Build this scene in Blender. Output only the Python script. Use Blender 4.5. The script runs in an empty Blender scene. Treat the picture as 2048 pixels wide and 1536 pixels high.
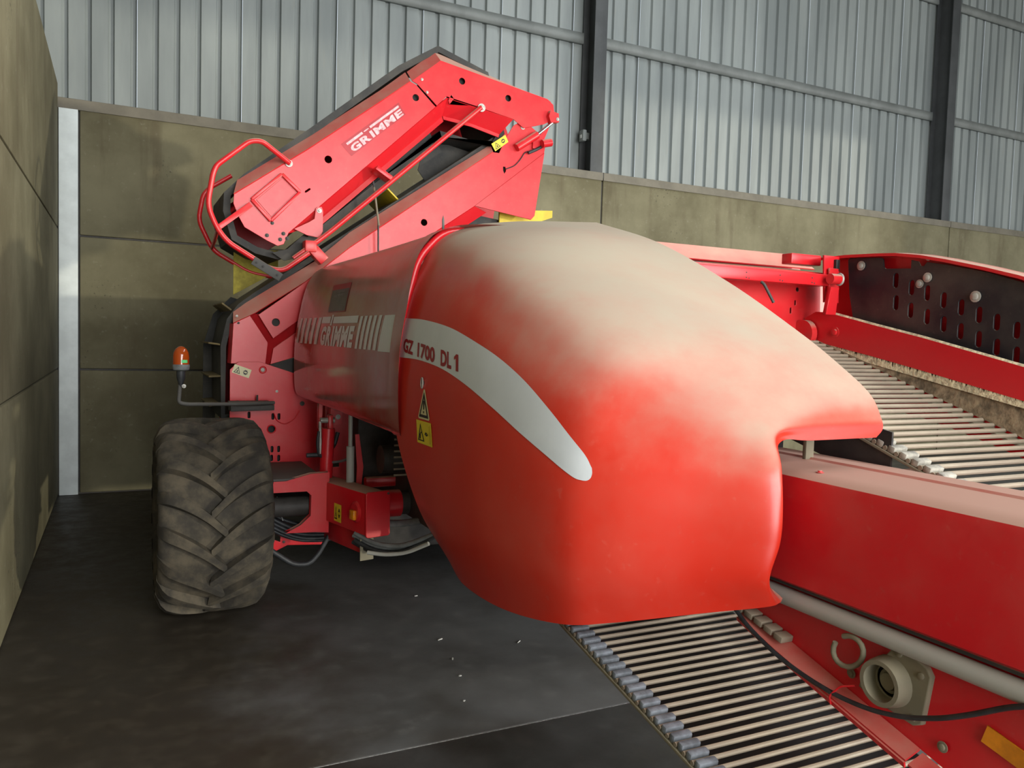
import bpy, bmesh, math, random
from mathutils import Vector, Matrix
from mathutils.bvhtree import BVHTree
random.seed(7)
SC = bpy.context.scene
COL = SC.collection
# ------------------------------------------------------------------ camera
EYE = 1.6
cam_d = bpy.data.cameras.new('camera'); cam = bpy.data.objects.new('camera', cam_d); COL.objects.link(cam)
cam_d.sensor_width = 36.0; cam_d.lens = 1600 / 2048 * 36.0; cam_d.clip_start = .05
_yaw, _pit, _rol = (math.radians(a) for a in (26.10691, 3.17563, 1.71092))
_f = Vector((math.sin(_yaw)*math.cos(_pit), math.cos(_yaw)*math.cos(_pit), -math.sin(_pit)))
_r = Vector((math.cos(_yaw), -math.sin(_yaw), 0)); _u = _r.cross(_f)
_r2 = math.cos(_rol)*_r + math.sin(_rol)*_u; _u2 = -math.sin(_rol)*_r + math.cos(_rol)*_u
cam.matrix_world = Matrix(((_r2.x, _u2.x, -_f.x, 0), (_r2.y, _u2.y, -_f.y, 0), (_r2.z, _u2.z, -_f.z, EYE), (0, 0, 0, 1)))
SC.camera = cam
# ------------------------------------------------------------------ light
w = bpy.data.worlds.new('sky'); SC.world = w; w.use_nodes = True
w.node_tree.nodes['Background'].inputs[0].default_value = (.80, .90, 1.0, 1)
w.node_tree.nodes['Background'].inputs[1].default_value = 1.0
def area(name, loc, rot, sx, sy, power, col):
    d = bpy.data.lights.new(name, 'AREA'); d.shape = 'RECTANGLE'; d.size = sx; d.size_y = sy; d.energy = power; d.color = col
    o = bpy.data.objects.new(name, d); COL.objects.link(o); o.location = loc; o.rotation_euler = rot
    return o
# daylight entering through the open store doorway behind the photographer
area('doorway_daylight', (2.9, -3.5, 2.5), (math.radians(90), 0, 0), 6.2, 4.4, 400, (1.0, .985, .95))
# the open corner of the store further along lets in more, with a low hazy sun under its lintel
area('open_corner_daylight', (16.5, -4.0, 2.5), (math.radians(90), 0, math.radians(50)), 7.0, 4.4, 380, (1.0, .97, .90))
sd_ = bpy.data.lights.new('low_sun', 'SUN'); sd_.energy = .6; sd_.angle = math.radians(1.2); sd_.color = (1.0, .93, .74)
so_ = bpy.data.objects.new('low_sun', sd_); COL.objects.link(so_)
so_.rotation_euler = Vector((-.70, .714, -.012)).to_track_quat('-Z', 'Y').to_euler()
# overhead area light added as soft top fill, no roof sheet behind it
area('overhead_fill', (6.0, 3.0, 7.9), (0, 0, 0), 1.2, 7.0, 135, (.92, .97, 1.0))
vs = SC.view_settings
vs.view_transform = 'Standard'; vs.look = 'None'; vs.gamma = 1.0; vs.use_curve_mapping = False; vs.exposure = 0.9

# ------------------------------------------------------------------ materials
MAT = {}
def nmat(name):
    m = bpy.data.materials.new(name); m.use_nodes = True; MAT[name] = m
    return m, m.node_tree.nodes, m.node_tree.links, m.node_tree.nodes['Principled BSDF']
def rgb(c): return (c[0], c[1], c[2], 1)
def setp(b, rough=.5, metal=0., spec=.5, coat=0.):
    b.inputs['Roughness'].default_value = rough; b.inputs['Metallic'].default_value = metal
    b.inputs['Specular IOR Level'].default_value = spec
    if coat: b.inputs['Coat Weight'].default_value = coat; b.inputs['Coat Roughness'].default_value = .08
def noise(N, L, scale, detail=5, rough=.6, stretch=None):
    t = N.new('ShaderNodeTexNoise'); t.inputs['Scale'].default_value = scale; t.inputs['Detail'].default_value = detail
    t.inputs['Roughness'].default_value = rough
    g = N.new('ShaderNodeNewGeometry')
    if stretch:
        v = N.new('ShaderNodeVectorMath'); v.operation = 'MULTIPLY'; v.inputs[1].default_value = stretch
        L.new(g.outputs['Position'], v.inputs[0]); L.new(v.outputs[0], t.inputs['Vector'])
    else: L.new(g.outputs['Position'], t.inputs['Vector'])
    return t.outputs['Fac']
def ramp(N, L, src, lo, hi, a=0., b=1.):
    r = N.new('ShaderNodeMapRange'); r.interpolation_type = 'SMOOTHSTEP'
    for k, v in zip((1, 2, 3, 4), (lo, hi, a, b)): r.inputs[k].default_value = v
    L.new(src, r.inputs[0]); return r.outputs[0]
def math_(N, L, op, a, b):
    m = N.new('ShaderNodeMath'); m.operation = op
    for i, v in enumerate((a, b)):
        if isinstance(v, (int, float)): m.inputs[i].default_value = v
        else: L.new(v, m.inputs[i])
    return m.outputs[0]
def mix(N, L, fac, a, b):
    m = N.new('ShaderNodeMix'); m.data_type = 'RGBA'
    L.new(fac, m.inputs['Factor'])
    for k, v in (('A', a), ('B', b)):
        s = [i for i in m.inputs if i.name == k and i.type == 'RGBA'][0]
        if isinstance(v, tuple): s.default_value = rgb(v)
        else: L.new(v, s)
    return [o for o in m.outputs if o.type == 'RGBA'][0]
def bump(N, L, b, h, strength=.3, dist=.01):
    n = N.new('ShaderNodeBump'); n.inputs['Strength'].default_value = strength; n.inputs['Distance'].default_value = dist
    L.new(h, n.inputs['Height']); L.new(n.outputs[0], b.inputs['Normal'])
DUST = (.50, .43, .325)
def painted(name, col, rough=.3, lo=.30, hi=.72, amount=.95, coat=.0, film=.10, dust=DUST, rough_max=.85):
    """paint with field dust settled on whatever faces upwards, plus a thin blotchy film"""
    m, N, L, b = nmat(name)
    g = N.new('ShaderNodeNewGeometry'); s = N.new('ShaderNodeSeparateXYZ'); L.new(g.outputs['Normal'], s.inputs[0])
    n1 = noise(N, L, 3.0, 6, .65); n2 = noise(N, L, 38, 3)
    z = math_(N, L, 'ADD', s.outputs['Z'], math_(N, L, 'MULTIPLY', math_(N, L, 'SUBTRACT', n1, .5), .45))
    d = ramp(N, L, z, lo, hi, 0, amount)
    f = math_(N, L, 'MULTIPLY', ramp(N, L, n1, .35, .75), film)
    f = math_(N, L, 'ADD', f, math_(N, L, 'MULTIPLY', ramp(N, L, n2, .62, .75), .05))
    d = math_(N, L, 'ADD', d, math_(N, L, 'MULTIPLY', f, math_(N, L, 'SUBTRACT', 1.0, d)))
    L.new(mix(N, L, d, col, dust), b.inputs['Base Color'])
    setp(b, rough, 0, .5, coat)
    L.new(ramp(N, L, d, .22, .8, rough, rough_max), b.inputs['Roughness'])
    return m
def plain(name, col, rough=.5, metal=0., spec=.5, var=.25, scale=14, bmp=0., coat=0.):
    m, N, L, b = nmat(name)
    n = noise(N, L, scale, 5)
    L.new(mix(N, L, ramp(N, L, n, .3, .7), tuple(c*(1-var) for c in col), tuple(min(1, c*(1+var)) for c in col)), b.inputs['Base Color'])
    setp(b, rough, metal, spec, coat)
    if bmp: bump(N, L, b, n, bmp, .01)
    return m
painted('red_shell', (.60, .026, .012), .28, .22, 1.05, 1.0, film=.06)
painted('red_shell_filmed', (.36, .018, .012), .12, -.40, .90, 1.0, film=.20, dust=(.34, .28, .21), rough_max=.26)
painted('red_steel', (.66, .010, .018), .32, .36, .85, .72, film=.08)
plain('crimson', (.36, .003, .006), .7, spec=.15, var=.1)  # red darkened for groove faces turned away from the light
plain('plaque_red', (.42, .008, .016), .4, var=.1)
painted('red_clean', (.66, .012, .020), .30, .75, 1.0, .5, film=.02)
painted('black_sheet', (.010, .012, .017), .38, .55, .9, .5, film=.10)
painted('rubber', (.026, .027, .027), .75, .45, .95, .45, film=.10)
painted('rod_steel', (.24, .20, .15), .55, .1, .8, .55, film=.5, dust=(.44, .37, .27))
painted('pipe_grey', (.42, .42, .39), .40, .35, .9, .5, film=.25, dust=(.46, .45, .40))
painted('cast_dusty', (.20, .18, .125), .8, .2, .8, .5, film=.5, dust=(.33, .29, .20))
painted('beam_dusty', (.085, .082, .075), .7, .4, .9, .5, film=.2, dust=(.20, .18, .15))
plain('dark_steel', (.05, .045, .04), .6)
plain('zinc', (.42, .41, .37), .45, .3)
plain('chrome', (.85, .85, .85), .12, 1.0)
plain('yellow', (.62, .47, .02), .5, var=.12)
plain('yellow_flight', (.40, .33, .04), .7, var=.3)
plain('flight_dark', (.16, .12, .05), .8, var=.3)
plain('label_yellow', (.80, .62, .03), .4, var=.06)
plain('label_cream', (.72, .66, .38), .4, var=.06)
plain('ink', (.012, .012, .012), .5, var=0)
plain('plate_dark', (.05, .06, .055), .35)
plain('decal_white', (.62, .66, .68), .3, var=.05, scale=4)
plain('decal_text_red', (.30, .012, .018), .35, var=.1)
plain('letter_pale', (.80, .42, .44), .4, var=.25, scale=40)
plain('hose', (.028, .030, .033), .5, var=.4, scale=20)
plain('hose_grey', (.16, .17, .17), .55, var=.3)
plain('slate_rubber', (.17, .19, .215), .7, var=.35, scale=30)
plain('pale_rubber', (.36, .34, .29), .75, var=.35, scale=30)
plain('white_post', (.80, .86, .85), .5, var=.08, scale=5)
plain('column_paint', (.060, .064, .066), .6, var=.15, scale=3)
plain('girt_steel', (.20, .215, .205), .55, var=.15, scale=3)
plain('cap_steel', (.165, .148, .112), .65, var=.15, scale=5)
plain('dirt', (.24, .185, .115), .95, var=.5, scale=25, bmp=.6)
plain('stubble', (.78, .68, .46), .95, var=.35, scale=60, bmp=.6)
plain('joint_filler', (.75, .74, .70), .9, var=.4, scale=60)
plain('white_chip', (.75, .75, .72), .6)
plain('orange_reflector', (.75, .26, .01), .3)
plain('roof_lining', (.17, .175, .17), .8)
m, N, L, b = nmat('amber_glass'); b.inputs['Base Color'].default_value = (.55, .085, .008, 1); setp(b, .12, 0, .6)
b.inputs['Transmission Weight'].default_value = .25; b.inputs['Coat Weight'].default_value = .5
plain('green_label', (.12, .62, .22), .5)
# tyre
m, N, L, b = nmat('tyre_rubber')
n1 = noise(N, L, 9, 6); n2 = noise(N, L, 60, 4)
c = mix(N, L, ramp(N, L, n1, .35, .7), (.040, .036, .030), (.105, .088, .062))
L.new(c, b.inputs['Base Color']); setp(b, .85, 0, .3); bump(N, L, b, n2, .35, .004)
# concrete panels
m, N, L, b = nmat('concrete_panel')
n1 = noise(N, L, .9, 7, .62); n2 = noise(N, L, 1.6, 5, .6, (3.0, 3.0, .35)); n3 = noise(N, L, 22, 5)
c = mix(N, L, ramp(N, L, n1, .32, .72), (.130, .114, .064), (.240, .218, .134))
c = mix(N, L, math_(N, L, 'MULTIPLY', ramp(N, L, n2, .52, .75), .55), c, (.105, .080, .046))
c = mix(N, L, math_(N, L, 'MULTIPLY', ramp(N, L, n3, .6, .8), .3), c, (.42, .41, .33))
n4 = noise(N, L, 34, 3, .6); n5 = noise(N, L, 1.3, 3, .5)
sp_ = math_(N, L, 'MULTIPLY', ramp(N, L, n4, .60, .68), ramp(N, L, n5, .58, .68))
c = mix(N, L, math_(N, L, 'MULTIPLY', sp_, .8), c, (.035, .032, .026))
L.new(c, b.inputs['Base Color']); setp(b, .82, 0, .35); bump(N, L, b, n3, .12, .004)
# floor
m, N, L, b = nmat('concrete_floor')
n1 = noise(N, L, .8, 6, .6); n2 = noise(N, L, 7, 6, .65); n3 = noise(N, L, 1.1, 3, .5)
c = mix(N, L, ramp(N, L, n1, .30, .72), (.070, .067, .062), (.140, .140, .138))
c = mix(N, L, math_(N, L, 'MULTIPLY', ramp(N, L, n2, .50, .8), .45), c, (.20, .195, .185))
c = mix(N, L, math_(N, L, 'MULTIPLY', ramp(N, L, n3, .55, .7), .55), c, (.040, .030, .020))
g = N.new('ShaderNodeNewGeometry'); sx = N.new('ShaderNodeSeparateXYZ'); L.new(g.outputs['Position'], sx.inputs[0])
# brown dirt along the partition side, with the floor's shade painted in
soil_shade = ramp(N, L, math_(N, L, 'ADD', sx.outputs['X'], math_(N, L, 'MULTIPLY', math_(N, L, 'SUBTRACT', n1, .5), 1.6)), .35, 1.0, .85, 0)
c = mix(N, L, soil_shade, c, mix(N, L, ramp(N, L, n2, .4, .7), (.032, .023, .013), (.050, .038, .022)))
L.new(c, b.inputs['Base Color']); setp(b, .55, 0, .3); bump(N, L, b, n2, .10, .004)
L.new(ramp(N, L, n2, .3, .8, .42, .75), b.inputs['Roughness'])
# sheeting
m, N, L, b = nmat('wall_sheet')
n1 = noise(N, L, 1.2, 5, .6, (1.6, 1, .25)); n2 = noise(N, L, 14, 4, .6, (1, 1, .18))
c = mix(N, L, ramp(N, L, n1, .3, .7), (.215, .240, .237), (.315, .345, .335))
c = mix(N, L, math_(N, L, 'MULTIPLY', ramp(N, L, n2, .60, .78), .40), c, (.27, .27, .23))
L.new(c, b.inputs['Base Color']); setp(b, .5, .0, .5)

# ------------------------------------------------------------------ builders
ORG = {}
def link(name, me, mat, parent=None, origin=None, smooth=False, recenter=True):
    """mesh given in world coordinates -> object with its origin at its own centre"""
    if mat is not None:
        me.materials.clear(); me.materials.append(MAT[mat] if isinstance(mat, str) else mat)
    if smooth:
        for p in me.polygons: p.use_smooth = True
    if origin is None:
        if recenter and len(me.vertices):
            lo = [min(v.co[i] for v in me.vertices) for i in range(3)]; hi = [max(v.co[i] for v in me.vertices) for i in range(3)]
            origin = Vector([(a+b)/2 for a, b in zip(lo, hi)])
        else: origin = Vector((0, 0, 0))
    origin = Vector(origin)
    me.transform(Matrix.Translation(-origin))
    o = bpy.data.objects.new(name, me); COL.objects.link(o)
    if parent is not None:
        o.parent = parent; o.location = origin - ORG[parent]
    else: o.location = origin
    ORG[o] = origin
    return o
def copy_at(src, world, parent, rot=None):
    o = src.copy(); COL.objects.link(o); o.parent = parent
    o.location = Vector(world) - (ORG[parent] if parent is not None else Vector()); ORG[o] = Vector(world)
    if rot is not None: o.rotation_euler = rot
    return o
def tag(o, label, cat, group=None):
    o['label'] = label; o['category'] = cat
    if group: o['group'] = group
    return o
def structure(o, label, cat): 
    o['kind'] = 'structure'; return tag(o, label, cat)
def shade_auto(me, deg=35):
    for p in me.polygons: p.use_smooth = True
    bm = bmesh.new(); bm.from_mesh(me)
    for e in bm.edges:
        e.smooth = not (len(e.link_faces) == 2 and e.calc_face_angle(0) > math.radians(deg))
    bm.to_mesh(me); bm.free()
def bm_mesh(bm, name, auto=35):
    bmesh.ops.recalc_face_normals(bm, faces=bm.faces)
    me = bpy.data.meshes.new(name); bm.to_mesh(me); bm.free()
    if auto: shade_auto(me, auto)
    return me
def bevel(bm, w, seg=2):
    if w > 0:
        es = [e for e in bm.edges if len(e.link_faces) == 2 and e.calc_face_angle(0) > .5]
        bmesh.ops.bevel(bm, geom=es, offset=w, segments=seg, profile=.5, affect='EDGES')
def box_me(lo, hi, bev=0., seg=2):
    bm = bmesh.new(); bmesh.ops.create_cube(bm, size=1)
    for v in bm.verts: v.co = Vector([lo[i] + (v.co[i]+.5)*(hi[i]-lo[i]) for i in range(3)])
    bevel(bm, bev, seg)
    return bm_mesh(bm, 'box')
def box(name, lo, hi, mat, parent=None, bev=0.): return link(name, box_me(lo, hi, bev), mat, parent)
def obox(name, c, ax, ay, az, size, mat, parent=None, bev=0.):
    """box with its own axes"""
    bm = bmesh.new(); bmesh.ops.create_cube(bm, size=1)
    for v in bm.verts: v.co = Vector([v.co[i]*size[i] for i in range(3)])
    bevel(bm, bev)
    M3 = Matrix((Vector(ax).normalized(), Vector(ay).normalized(), Vector(az).normalized())).transposed().to_4x4()
    bm.transform(Matrix.Translation(Vector(c)) @ M3)
    return link(name, bm_mesh(bm, name), mat, parent)
def basis(d):
    d = Vector(d).normalized(); a = Vector((0, 0, 1)) if abs(d.z) < .9 else Vector((1, 0, 0))
    x = d.cross(a).normalized(); return x, x.cross(d).normalized(), d
def cyl_me(p0, p1, r0, r1=None, seg=20, bev=0.):
    r1 = r0 if r1 is None else r1
    p0 = Vector(p0); p1 = Vector(p1); x, y, d = basis(p1-p0)
    bm = bmesh.new(); rings = []
    for p, r in ((p0, r0), (p1, r1)):
        rings.append([bm.verts.new(p + r*(math.cos(t)*x + math.sin(t)*y)) for t in (2*math.pi*k/seg for k in range(seg))])
    for k in range(seg): bm.faces.new((rings[0][k], rings[0][(k+1) % seg], rings[1][(k+1) % seg], rings[1][k]))
    bm.faces.new(rings[0][::-1]); bm.faces.new(rings[1])
    bevel(bm, bev, 2)
    return bm_mesh(bm, 'cyl')
def cyl(name, p0, p1, r, mat, parent=None, r1=None, seg=20, bev=0.): return link(name, cyl_me(p0, p1, r, r1, seg, bev), mat, parent)
def lathe_me(p0, axis, prof, seg=32):
    """prof: (distance along the axis, radius)"""
    p0 = Vector(p0); x, y, d = basis(axis); bm = bmesh.new(); rings = []
    for h, r in prof:
        rings.append([bm.verts.new(p0 + h*d + max(r, 1e-4)*(math.cos(t)*x + math.sin(t)*y)) for t in (2*math.pi*k/seg for k in range(seg))])
    for a, c in zip(rings, rings[1:]):
        for k in range(seg): bm.faces.new((a[k], a[(k+1) % seg], c[(k+1) % seg], c[k]))
    bm.faces.new(rings[0][::-1]); bm.faces.new(rings[-1])
    return bm_mesh(bm, 'lathe', 40)
def smooth_path(pts, r, n=5):
    """round the corners of a polyline"""
    pts = [Vector(p) for p in pts]; out = [pts[0]]
    for a, p, c in zip(pts, pts[1:], pts[2:]):
        u = (a-p); v = (c-p); k = min(r, u.length*.45, v.length*.45)
        s = p + u.normalized()*k; e = p + v.normalized()*k
        for i in range(n+1):
            t = i/n; out.append((1-t)**2*s + 2*t*(1-t)*p + t*t*e)
    out.append(pts[-1]); return out
def tube_me(pts, r, seg=10, rnd=.05):
    pts = smooth_path(pts, rnd) if rnd > 0 else [Vector(p) for p in pts]
    bm = bmesh.new(); rings = []; x = None
    for i, p in enumerate(pts):
        d = (pts[min(i+1, len(pts)-1)] - pts[max(i-1, 0)]).normalized()
        if x is None: x, y, _ = basis(d)
        x = (x - d*x.dot(d)).normalized(); y = d.cross(x)
        rings.append([bm.verts.new(p + r*(math.cos(t)*x + math.sin(t)*y)) for t in (2*math.pi*k/seg for k in range(seg))])
    for a, c in zip(rings, rings[1:]):
        for k in range(seg): bm.faces.new((a[k], a[(k+1) % seg], c[(k+1) % seg], c[k]))
    bm.faces.new(rings[0][::-1]); bm.faces.new(rings[-1])
    return bm_mesh(bm, 'tube', 50)
def tube(name, pts, r, mat, parent=None, seg=10, rnd=.05): return link(name, tube_me(pts, r, seg, rnd), mat, parent)
def catmull(pts, n=8):
    pts = [Vector(p) for p in pts]; P = [2*pts[0]-pts[1]] + pts + [2*pts[-1]-pts[-2]]; out = []
    for i in range(1, len(P)-2):
        for k in range(n):
            t = k/n; out.append(.5*((2*P[i]) + (P[i+1]-P[i-1])*t + (2*P[i-1]-5*P[i]+4*P[i+1]-P[i+2])*t*t + (3*P[i]-P[i-1]-3*P[i+1]+P[i+2])*t**3))
    out.append(pts[-1]); return out
def flat_me(loops, thick=.004, bev=0.):
    """filled outline with holes, in the local xy plane, thickness along z (centred)"""
    cu = bpy.data.curves.new('c', 'CURVE'); cu.dimensions = '2D'; cu.fill_mode = 'BOTH'; cu.extrude = max(thick/2 - bev, 0); cu.bevel_depth = bev; cu.bevel_resolution = 1
    if bev: cu.offset = -bev
    for lp in loops:
        s = cu.splines.new('POLY'); s.points.add(len(lp)-1); s.use_cyclic_u = True
        for p, q in zip(s.points, lp): p.co = (q[0], q[1], 0, 1)
    o = bpy.data.objects.new('c', cu); me = bpy.data.meshes.new_from_object(o)
    bpy.data.objects.remove(o); bpy.data.curves.remove(cu)
    return me
def circle(cx, cy, r, n=18): return [(cx + r*math.cos(2*math.pi*k/n), cy + r*math.sin(2*math.pi*k/n)) for k in range(n)]
def slot(cx, cy, hw, hh, n=6, ang=0.):
    p = []
    for k in range(n+1): t = math.pi*k/n; p.append((hw*math.cos(t), hh-hw + hw*math.sin(t)))
    for k in range(n+1): t = math.pi + math.pi*k/n; p.append((hw*math.cos(t), -hh+hw + hw*math.sin(t)))
    c, s = math.cos(ang), math.sin(ang)
    return [(cx + a*c - b_*s, cy + a*s + b_*c) for a, b_ in p]
def frame(o, u, v):
    u = Vector(u); v = Vector(v); n = u.cross(v)
    return Matrix.Translation(Vector(o)) @ Matrix((u, v, n)).transposed().to_4x4()
def XZ(y): return frame((0, y, 0), (1, 0, 0), (0, 0, 1))        # outline given as (x, z), faces the doorway
def YZ(x): return frame((x, 0, 0), (0, 1, 0), (0, 0, 1))        # outline given as (y, z)
def plate(name, loops, fr, mat, parent=None, thick=.006, bev=.0015):
    if not isinstance(loops[0][0], (tuple, list)): loops = [loops]
    me = flat_me(loops, thick, bev); me.transform(fr)
    bm = bmesh.new(); bm.from_mesh(me); bmesh.ops.remove_doubles(bm, verts=bm.verts, dist=1e-5); bmesh.ops.recalc_face_normals(bm, faces=bm.faces); bm.to_mesh(me); bm.free()
    return link(name, me, mat, parent)
def strip(name, A, B, mat, parent=None, thick=.006):
    """folded sheet between two polylines"""
    bm = bmesh.new(); va = [bm.verts.new(p) for p in A]; vb = [bm.verts.new(p) for p in B]
    for i in range(len(A)-1): bm.faces.new((va[i], va[i+1], vb[i+1], vb[i]))
    bmesh.ops.recalc_face_normals(bm, faces=bm.faces)
    if thick: bmesh.ops.solidify(bm, geom=list(bm.faces), thickness=thick)
    return link(name, bm_mesh(bm, name, 30), mat, parent)
def back(pts, y0, y1):
    """slide points of the plane y=y0 back to y=y1 along their sight line, keeping true size growth small"""
    k = y1/y0
    return [(p[0]*k, EYE + (p[1]-EYE)*k) for p in pts]
def band(name, pts, y0, y1, t, mat, parent=None):
    """closed belt loop: outline (x,z) extruded along y with wall thickness t"""
    n = len(pts); bm = bmesh.new(); c = Vector((sum(p[0] for p in pts)/n, sum(p[1] for p in pts)/n))
    inn = []
    for i in range(n):
        a, p, q = Vector(pts[i-1]), Vector(pts[i]), Vector(pts[(i+1) % n])
        d = ((p-a).normalized() + (q-p).normalized()).normalized(); nn = Vector((-d.y, d.x))
        if nn.dot(c-p) < 0: nn = -nn
        inn.append(p + nn*t)
    V = [[bm.verts.new((p[0], y, p[1])) for p in lp] for lp in (pts, inn) for y in (y0, y1)]
    for i in range(n):
        j = (i+1) % n
        for a, c_ in ((0, 1), (2, 3), (0, 2), (1, 3)): bm.faces.new((V[a][i], V[a][j], V[c_][j], V[c_][i]))
    return link(name, bm_mesh(bm, name, 30), mat, parent)
def grid_surface(rows, nu=8, nv=8):
    """rows[u][v] control points -> dense smooth grid of points"""
    A = [catmull(r, nv) for r in rows]
    cols = [catmull([A[i][j] for i in range(len(A))], nu) for j in range(len(A[0]))]
    return [[cols[j][i] for j in range(len(cols))] for i in range(len(cols[0]))]
def shell(name, G, mat, parent, thick=.008, out=None):
    bm = bmesh.new(); V = [[bm.verts.new(p) for p in r] for r in G]
    for i in range(len(G)-1):
        for j in range(len(G[0])-1): bm.faces.new((V[i][j], V[i+1][j], V[i+1][j+1], V[i][j+1]))
    bm.normal_update()
    bm.faces.ensure_lookup_table(); f = bm.faces[len(bm.faces)//3]
    if f.normal.dot(Vector(out)) < 0: bmesh.ops.reverse_faces(bm, faces=bm.faces)
    tree = BVHTree.FromBMesh(bm)
    bmesh.ops.solidify(bm, geom=list(bm.faces), thickness=thick)
    me = bpy.data.meshes.new(name); bm.to_mesh(me); bm.free(); shade_auto(me, 50)
    return link(name, me, mat, parent), tree
def text_me(s, size, bold=0., shear=0., spacing=1., fit=None):
    cu = bpy.data.curves.new('t', 'FONT'); cu.body = s; cu.size = size; cu.offset = bold; cu.shear = shear; cu.space_character = spacing; cu.fill_mode = 'FRONT'; cu.resolution_u = 3
    o = bpy.data.objects.new('t', cu); COL.objects.link(o); dg = bpy.context.evaluated_depsgraph_get()
    me = bpy.data.meshes.new_from_object(o.evaluated_get(dg)); bpy.data.objects.remove(o); bpy.data.curves.remove(cu)
    xs = [v.co.x for v in me.vertices]; ys = [v.co.y for v in me.vertices]; x0, x1, y0, y1 = min(xs), max(xs), min(ys), max(ys)
    for v in me.vertices:
        v.co.x = (v.co.x-x0)/(x1-x0)*(fit[0] if fit else x1-x0); v.co.y = (v.co.y-y0)/(y1-y0)*(fit[1] if fit else y1-y0); v.co.z = 0
    return me
def bilinear(q, s, t):
    """q: corners bottom-left, bottom-right, top-right, top-left"""
    a, b_, c, d = (Vector(p) for p in q)
    return (1-s)*(1-t)*a + s*(1-t)*b_ + s*t*c + (1-s)*t*d
def print_on(name, me, quad, tree, mat, parent, lift=.0022, cut=None):
    """lay a flat print (unit-square mesh) over a quad and press it on to the surface below"""
    bm = bmesh.new(); bm.from_mesh(me)
    if cut:
        for ax, cnt in ((0, cut[0]), (1, cut[1])):
            for k in range(1, cnt):
                co = Vector((0, 0, 0)); no = Vector((0, 0, 0)); co[ax] = k/cnt; no[ax] = 1
                bmesh.ops.bisect_plane(bm, geom=bm.verts[:]+bm.edges[:]+bm.faces[:], plane_co=co, plane_no=no)
    for v in bm.verts:
        p = bilinear(quad, v.co.x, v.co.y)
        if tree:
            loc, nor, idx, dist = tree.find_nearest(p); p = loc + nor*lift
        v.co = p
    me2 = bpy.data.meshes.new(name); bm.to_mesh(me2); bm.free()
    return link(name, me2, mat, parent)
def unit_poly(loops): return flat_me(loops if isinstance(loops[0][0], (tuple, list)) else [loops], 0.)

# ================================================================== THE STORE
# floor: a bed with slabs on it, the sawn joint between them filled with pale dust
fl = structure(box('floor', (-4.5, -7.2, -.20), (18, 9.25, -.004), 'joint_filler'), 'dark grey concrete floor of the store with a pale sawn joint', 'floor')
ys = (-7.2, -3.1, 2.882, 9.2); xs_ = (-4.5, 6.3, 17.9)
for y0, y1 in zip(ys, ys[1:]):
    for x0, x1 in zip(xs_, xs_[1:]):
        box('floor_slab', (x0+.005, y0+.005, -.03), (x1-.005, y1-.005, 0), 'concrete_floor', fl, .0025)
# partition wall of stacked concrete panels
WX = -.527
wl = structure(box('wall_left', (WX-.16, -3.1, -.01), (WX-.02, 8.60, 3.70), 'dark_steel'), 'partition wall of stacked olive concrete panels', 'wall')
zs = (0.004, 1.20, 2.515, 3.84)
for z0, z1 in zip(zs, zs[1:]):
    for y0, y1 in ((-3.1, 2.65), (2.65, 8.60)):
        box('concrete_panel', (WX-.17, y0+.006, z0+.006), (WX, y1-.006, z1-.006), 'concrete_panel', wl, .012)
# rear wall: concrete panels below, sheeting above
BY = 8.62
wb = structure(box('wall_back', (-4.5, BY+.02, -.01), (18, BY+.075, 3.60), 'dark_steel'), 'rear wall with concrete panels below ribbed grey metal sheeting', 'wall')
zs = (0.004, 1.195, 2.455, 3.66)
for z0, z1 in zip(zs, zs[1:]):
    for x0, x1 in ((-4.4, -.53), (-.36, 5.40), (5.40, 11.99), (11.99, 17.9)):
        box('concrete_panel', (x0+.010, BY, z0+.008), (x1-.010, BY+.07, z1-.008), 'concrete_panel', wb, .012)
for x0, x1 in ((-4.4, 5.395), (5.405, 11.985), (11.995, 17.9)):
    plate('cap_angle', [(x0, 3.612), (x1, 3.612), (x1, 3.708), (x0, 3.708)], XZ(BY-.012), 'cap_steel', wb, .008)
    box('cap_shelf', (x0, BY-.012, 3.700), (x1, BY+.39, 3.708), 'cap_steel', wb)
SY = 9.02
def rib_profile(x0, n, pitch=.2, y=SY):
    P = [(x0, y)]
    for k in range(n):
        a = x0 + k*pitch
        P += [(a+.138, y), (a+.150, y+.035), (a+.186, y+.035), (a+.198, y)]
    return P
sh = None; xx = -3.86
for k in range(22):
    P = rib_profile(0, 5)
    if sh is None:
        A = [(x, y, 3.63) for x, y in P]; B = [(x, y, 8.3) for x, y in P]
        bm = bmesh.new(); va = [bm.verts.new(p) for p in A]; vb = [bm.verts.new(p) for p in B]
        for i in range(len(A)-1): bm.faces.new((va[i], va[i+1], vb[i+1], vb[i]))
        me = bpy.data.meshes.new('wall_sheet'); bm.to_mesh(me); bm.free()
        sh = link('wall_sheet', me, 'wall_sheet', wb, origin=(0, SY, 3.63)); sh.location = Vector((xx, SY, 3.63)) - ORG[wb]; ORG[sh] = Vector((xx, SY, 3.63))
    else: copy_at(sh, (xx, SY, 3.63), wb)
    xx += 1.0
box('base_angle', (-4.4, SY-.05, 3.60), (17.9, SY-.004, 3.80), 'cap_steel', wb, .004)
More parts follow.
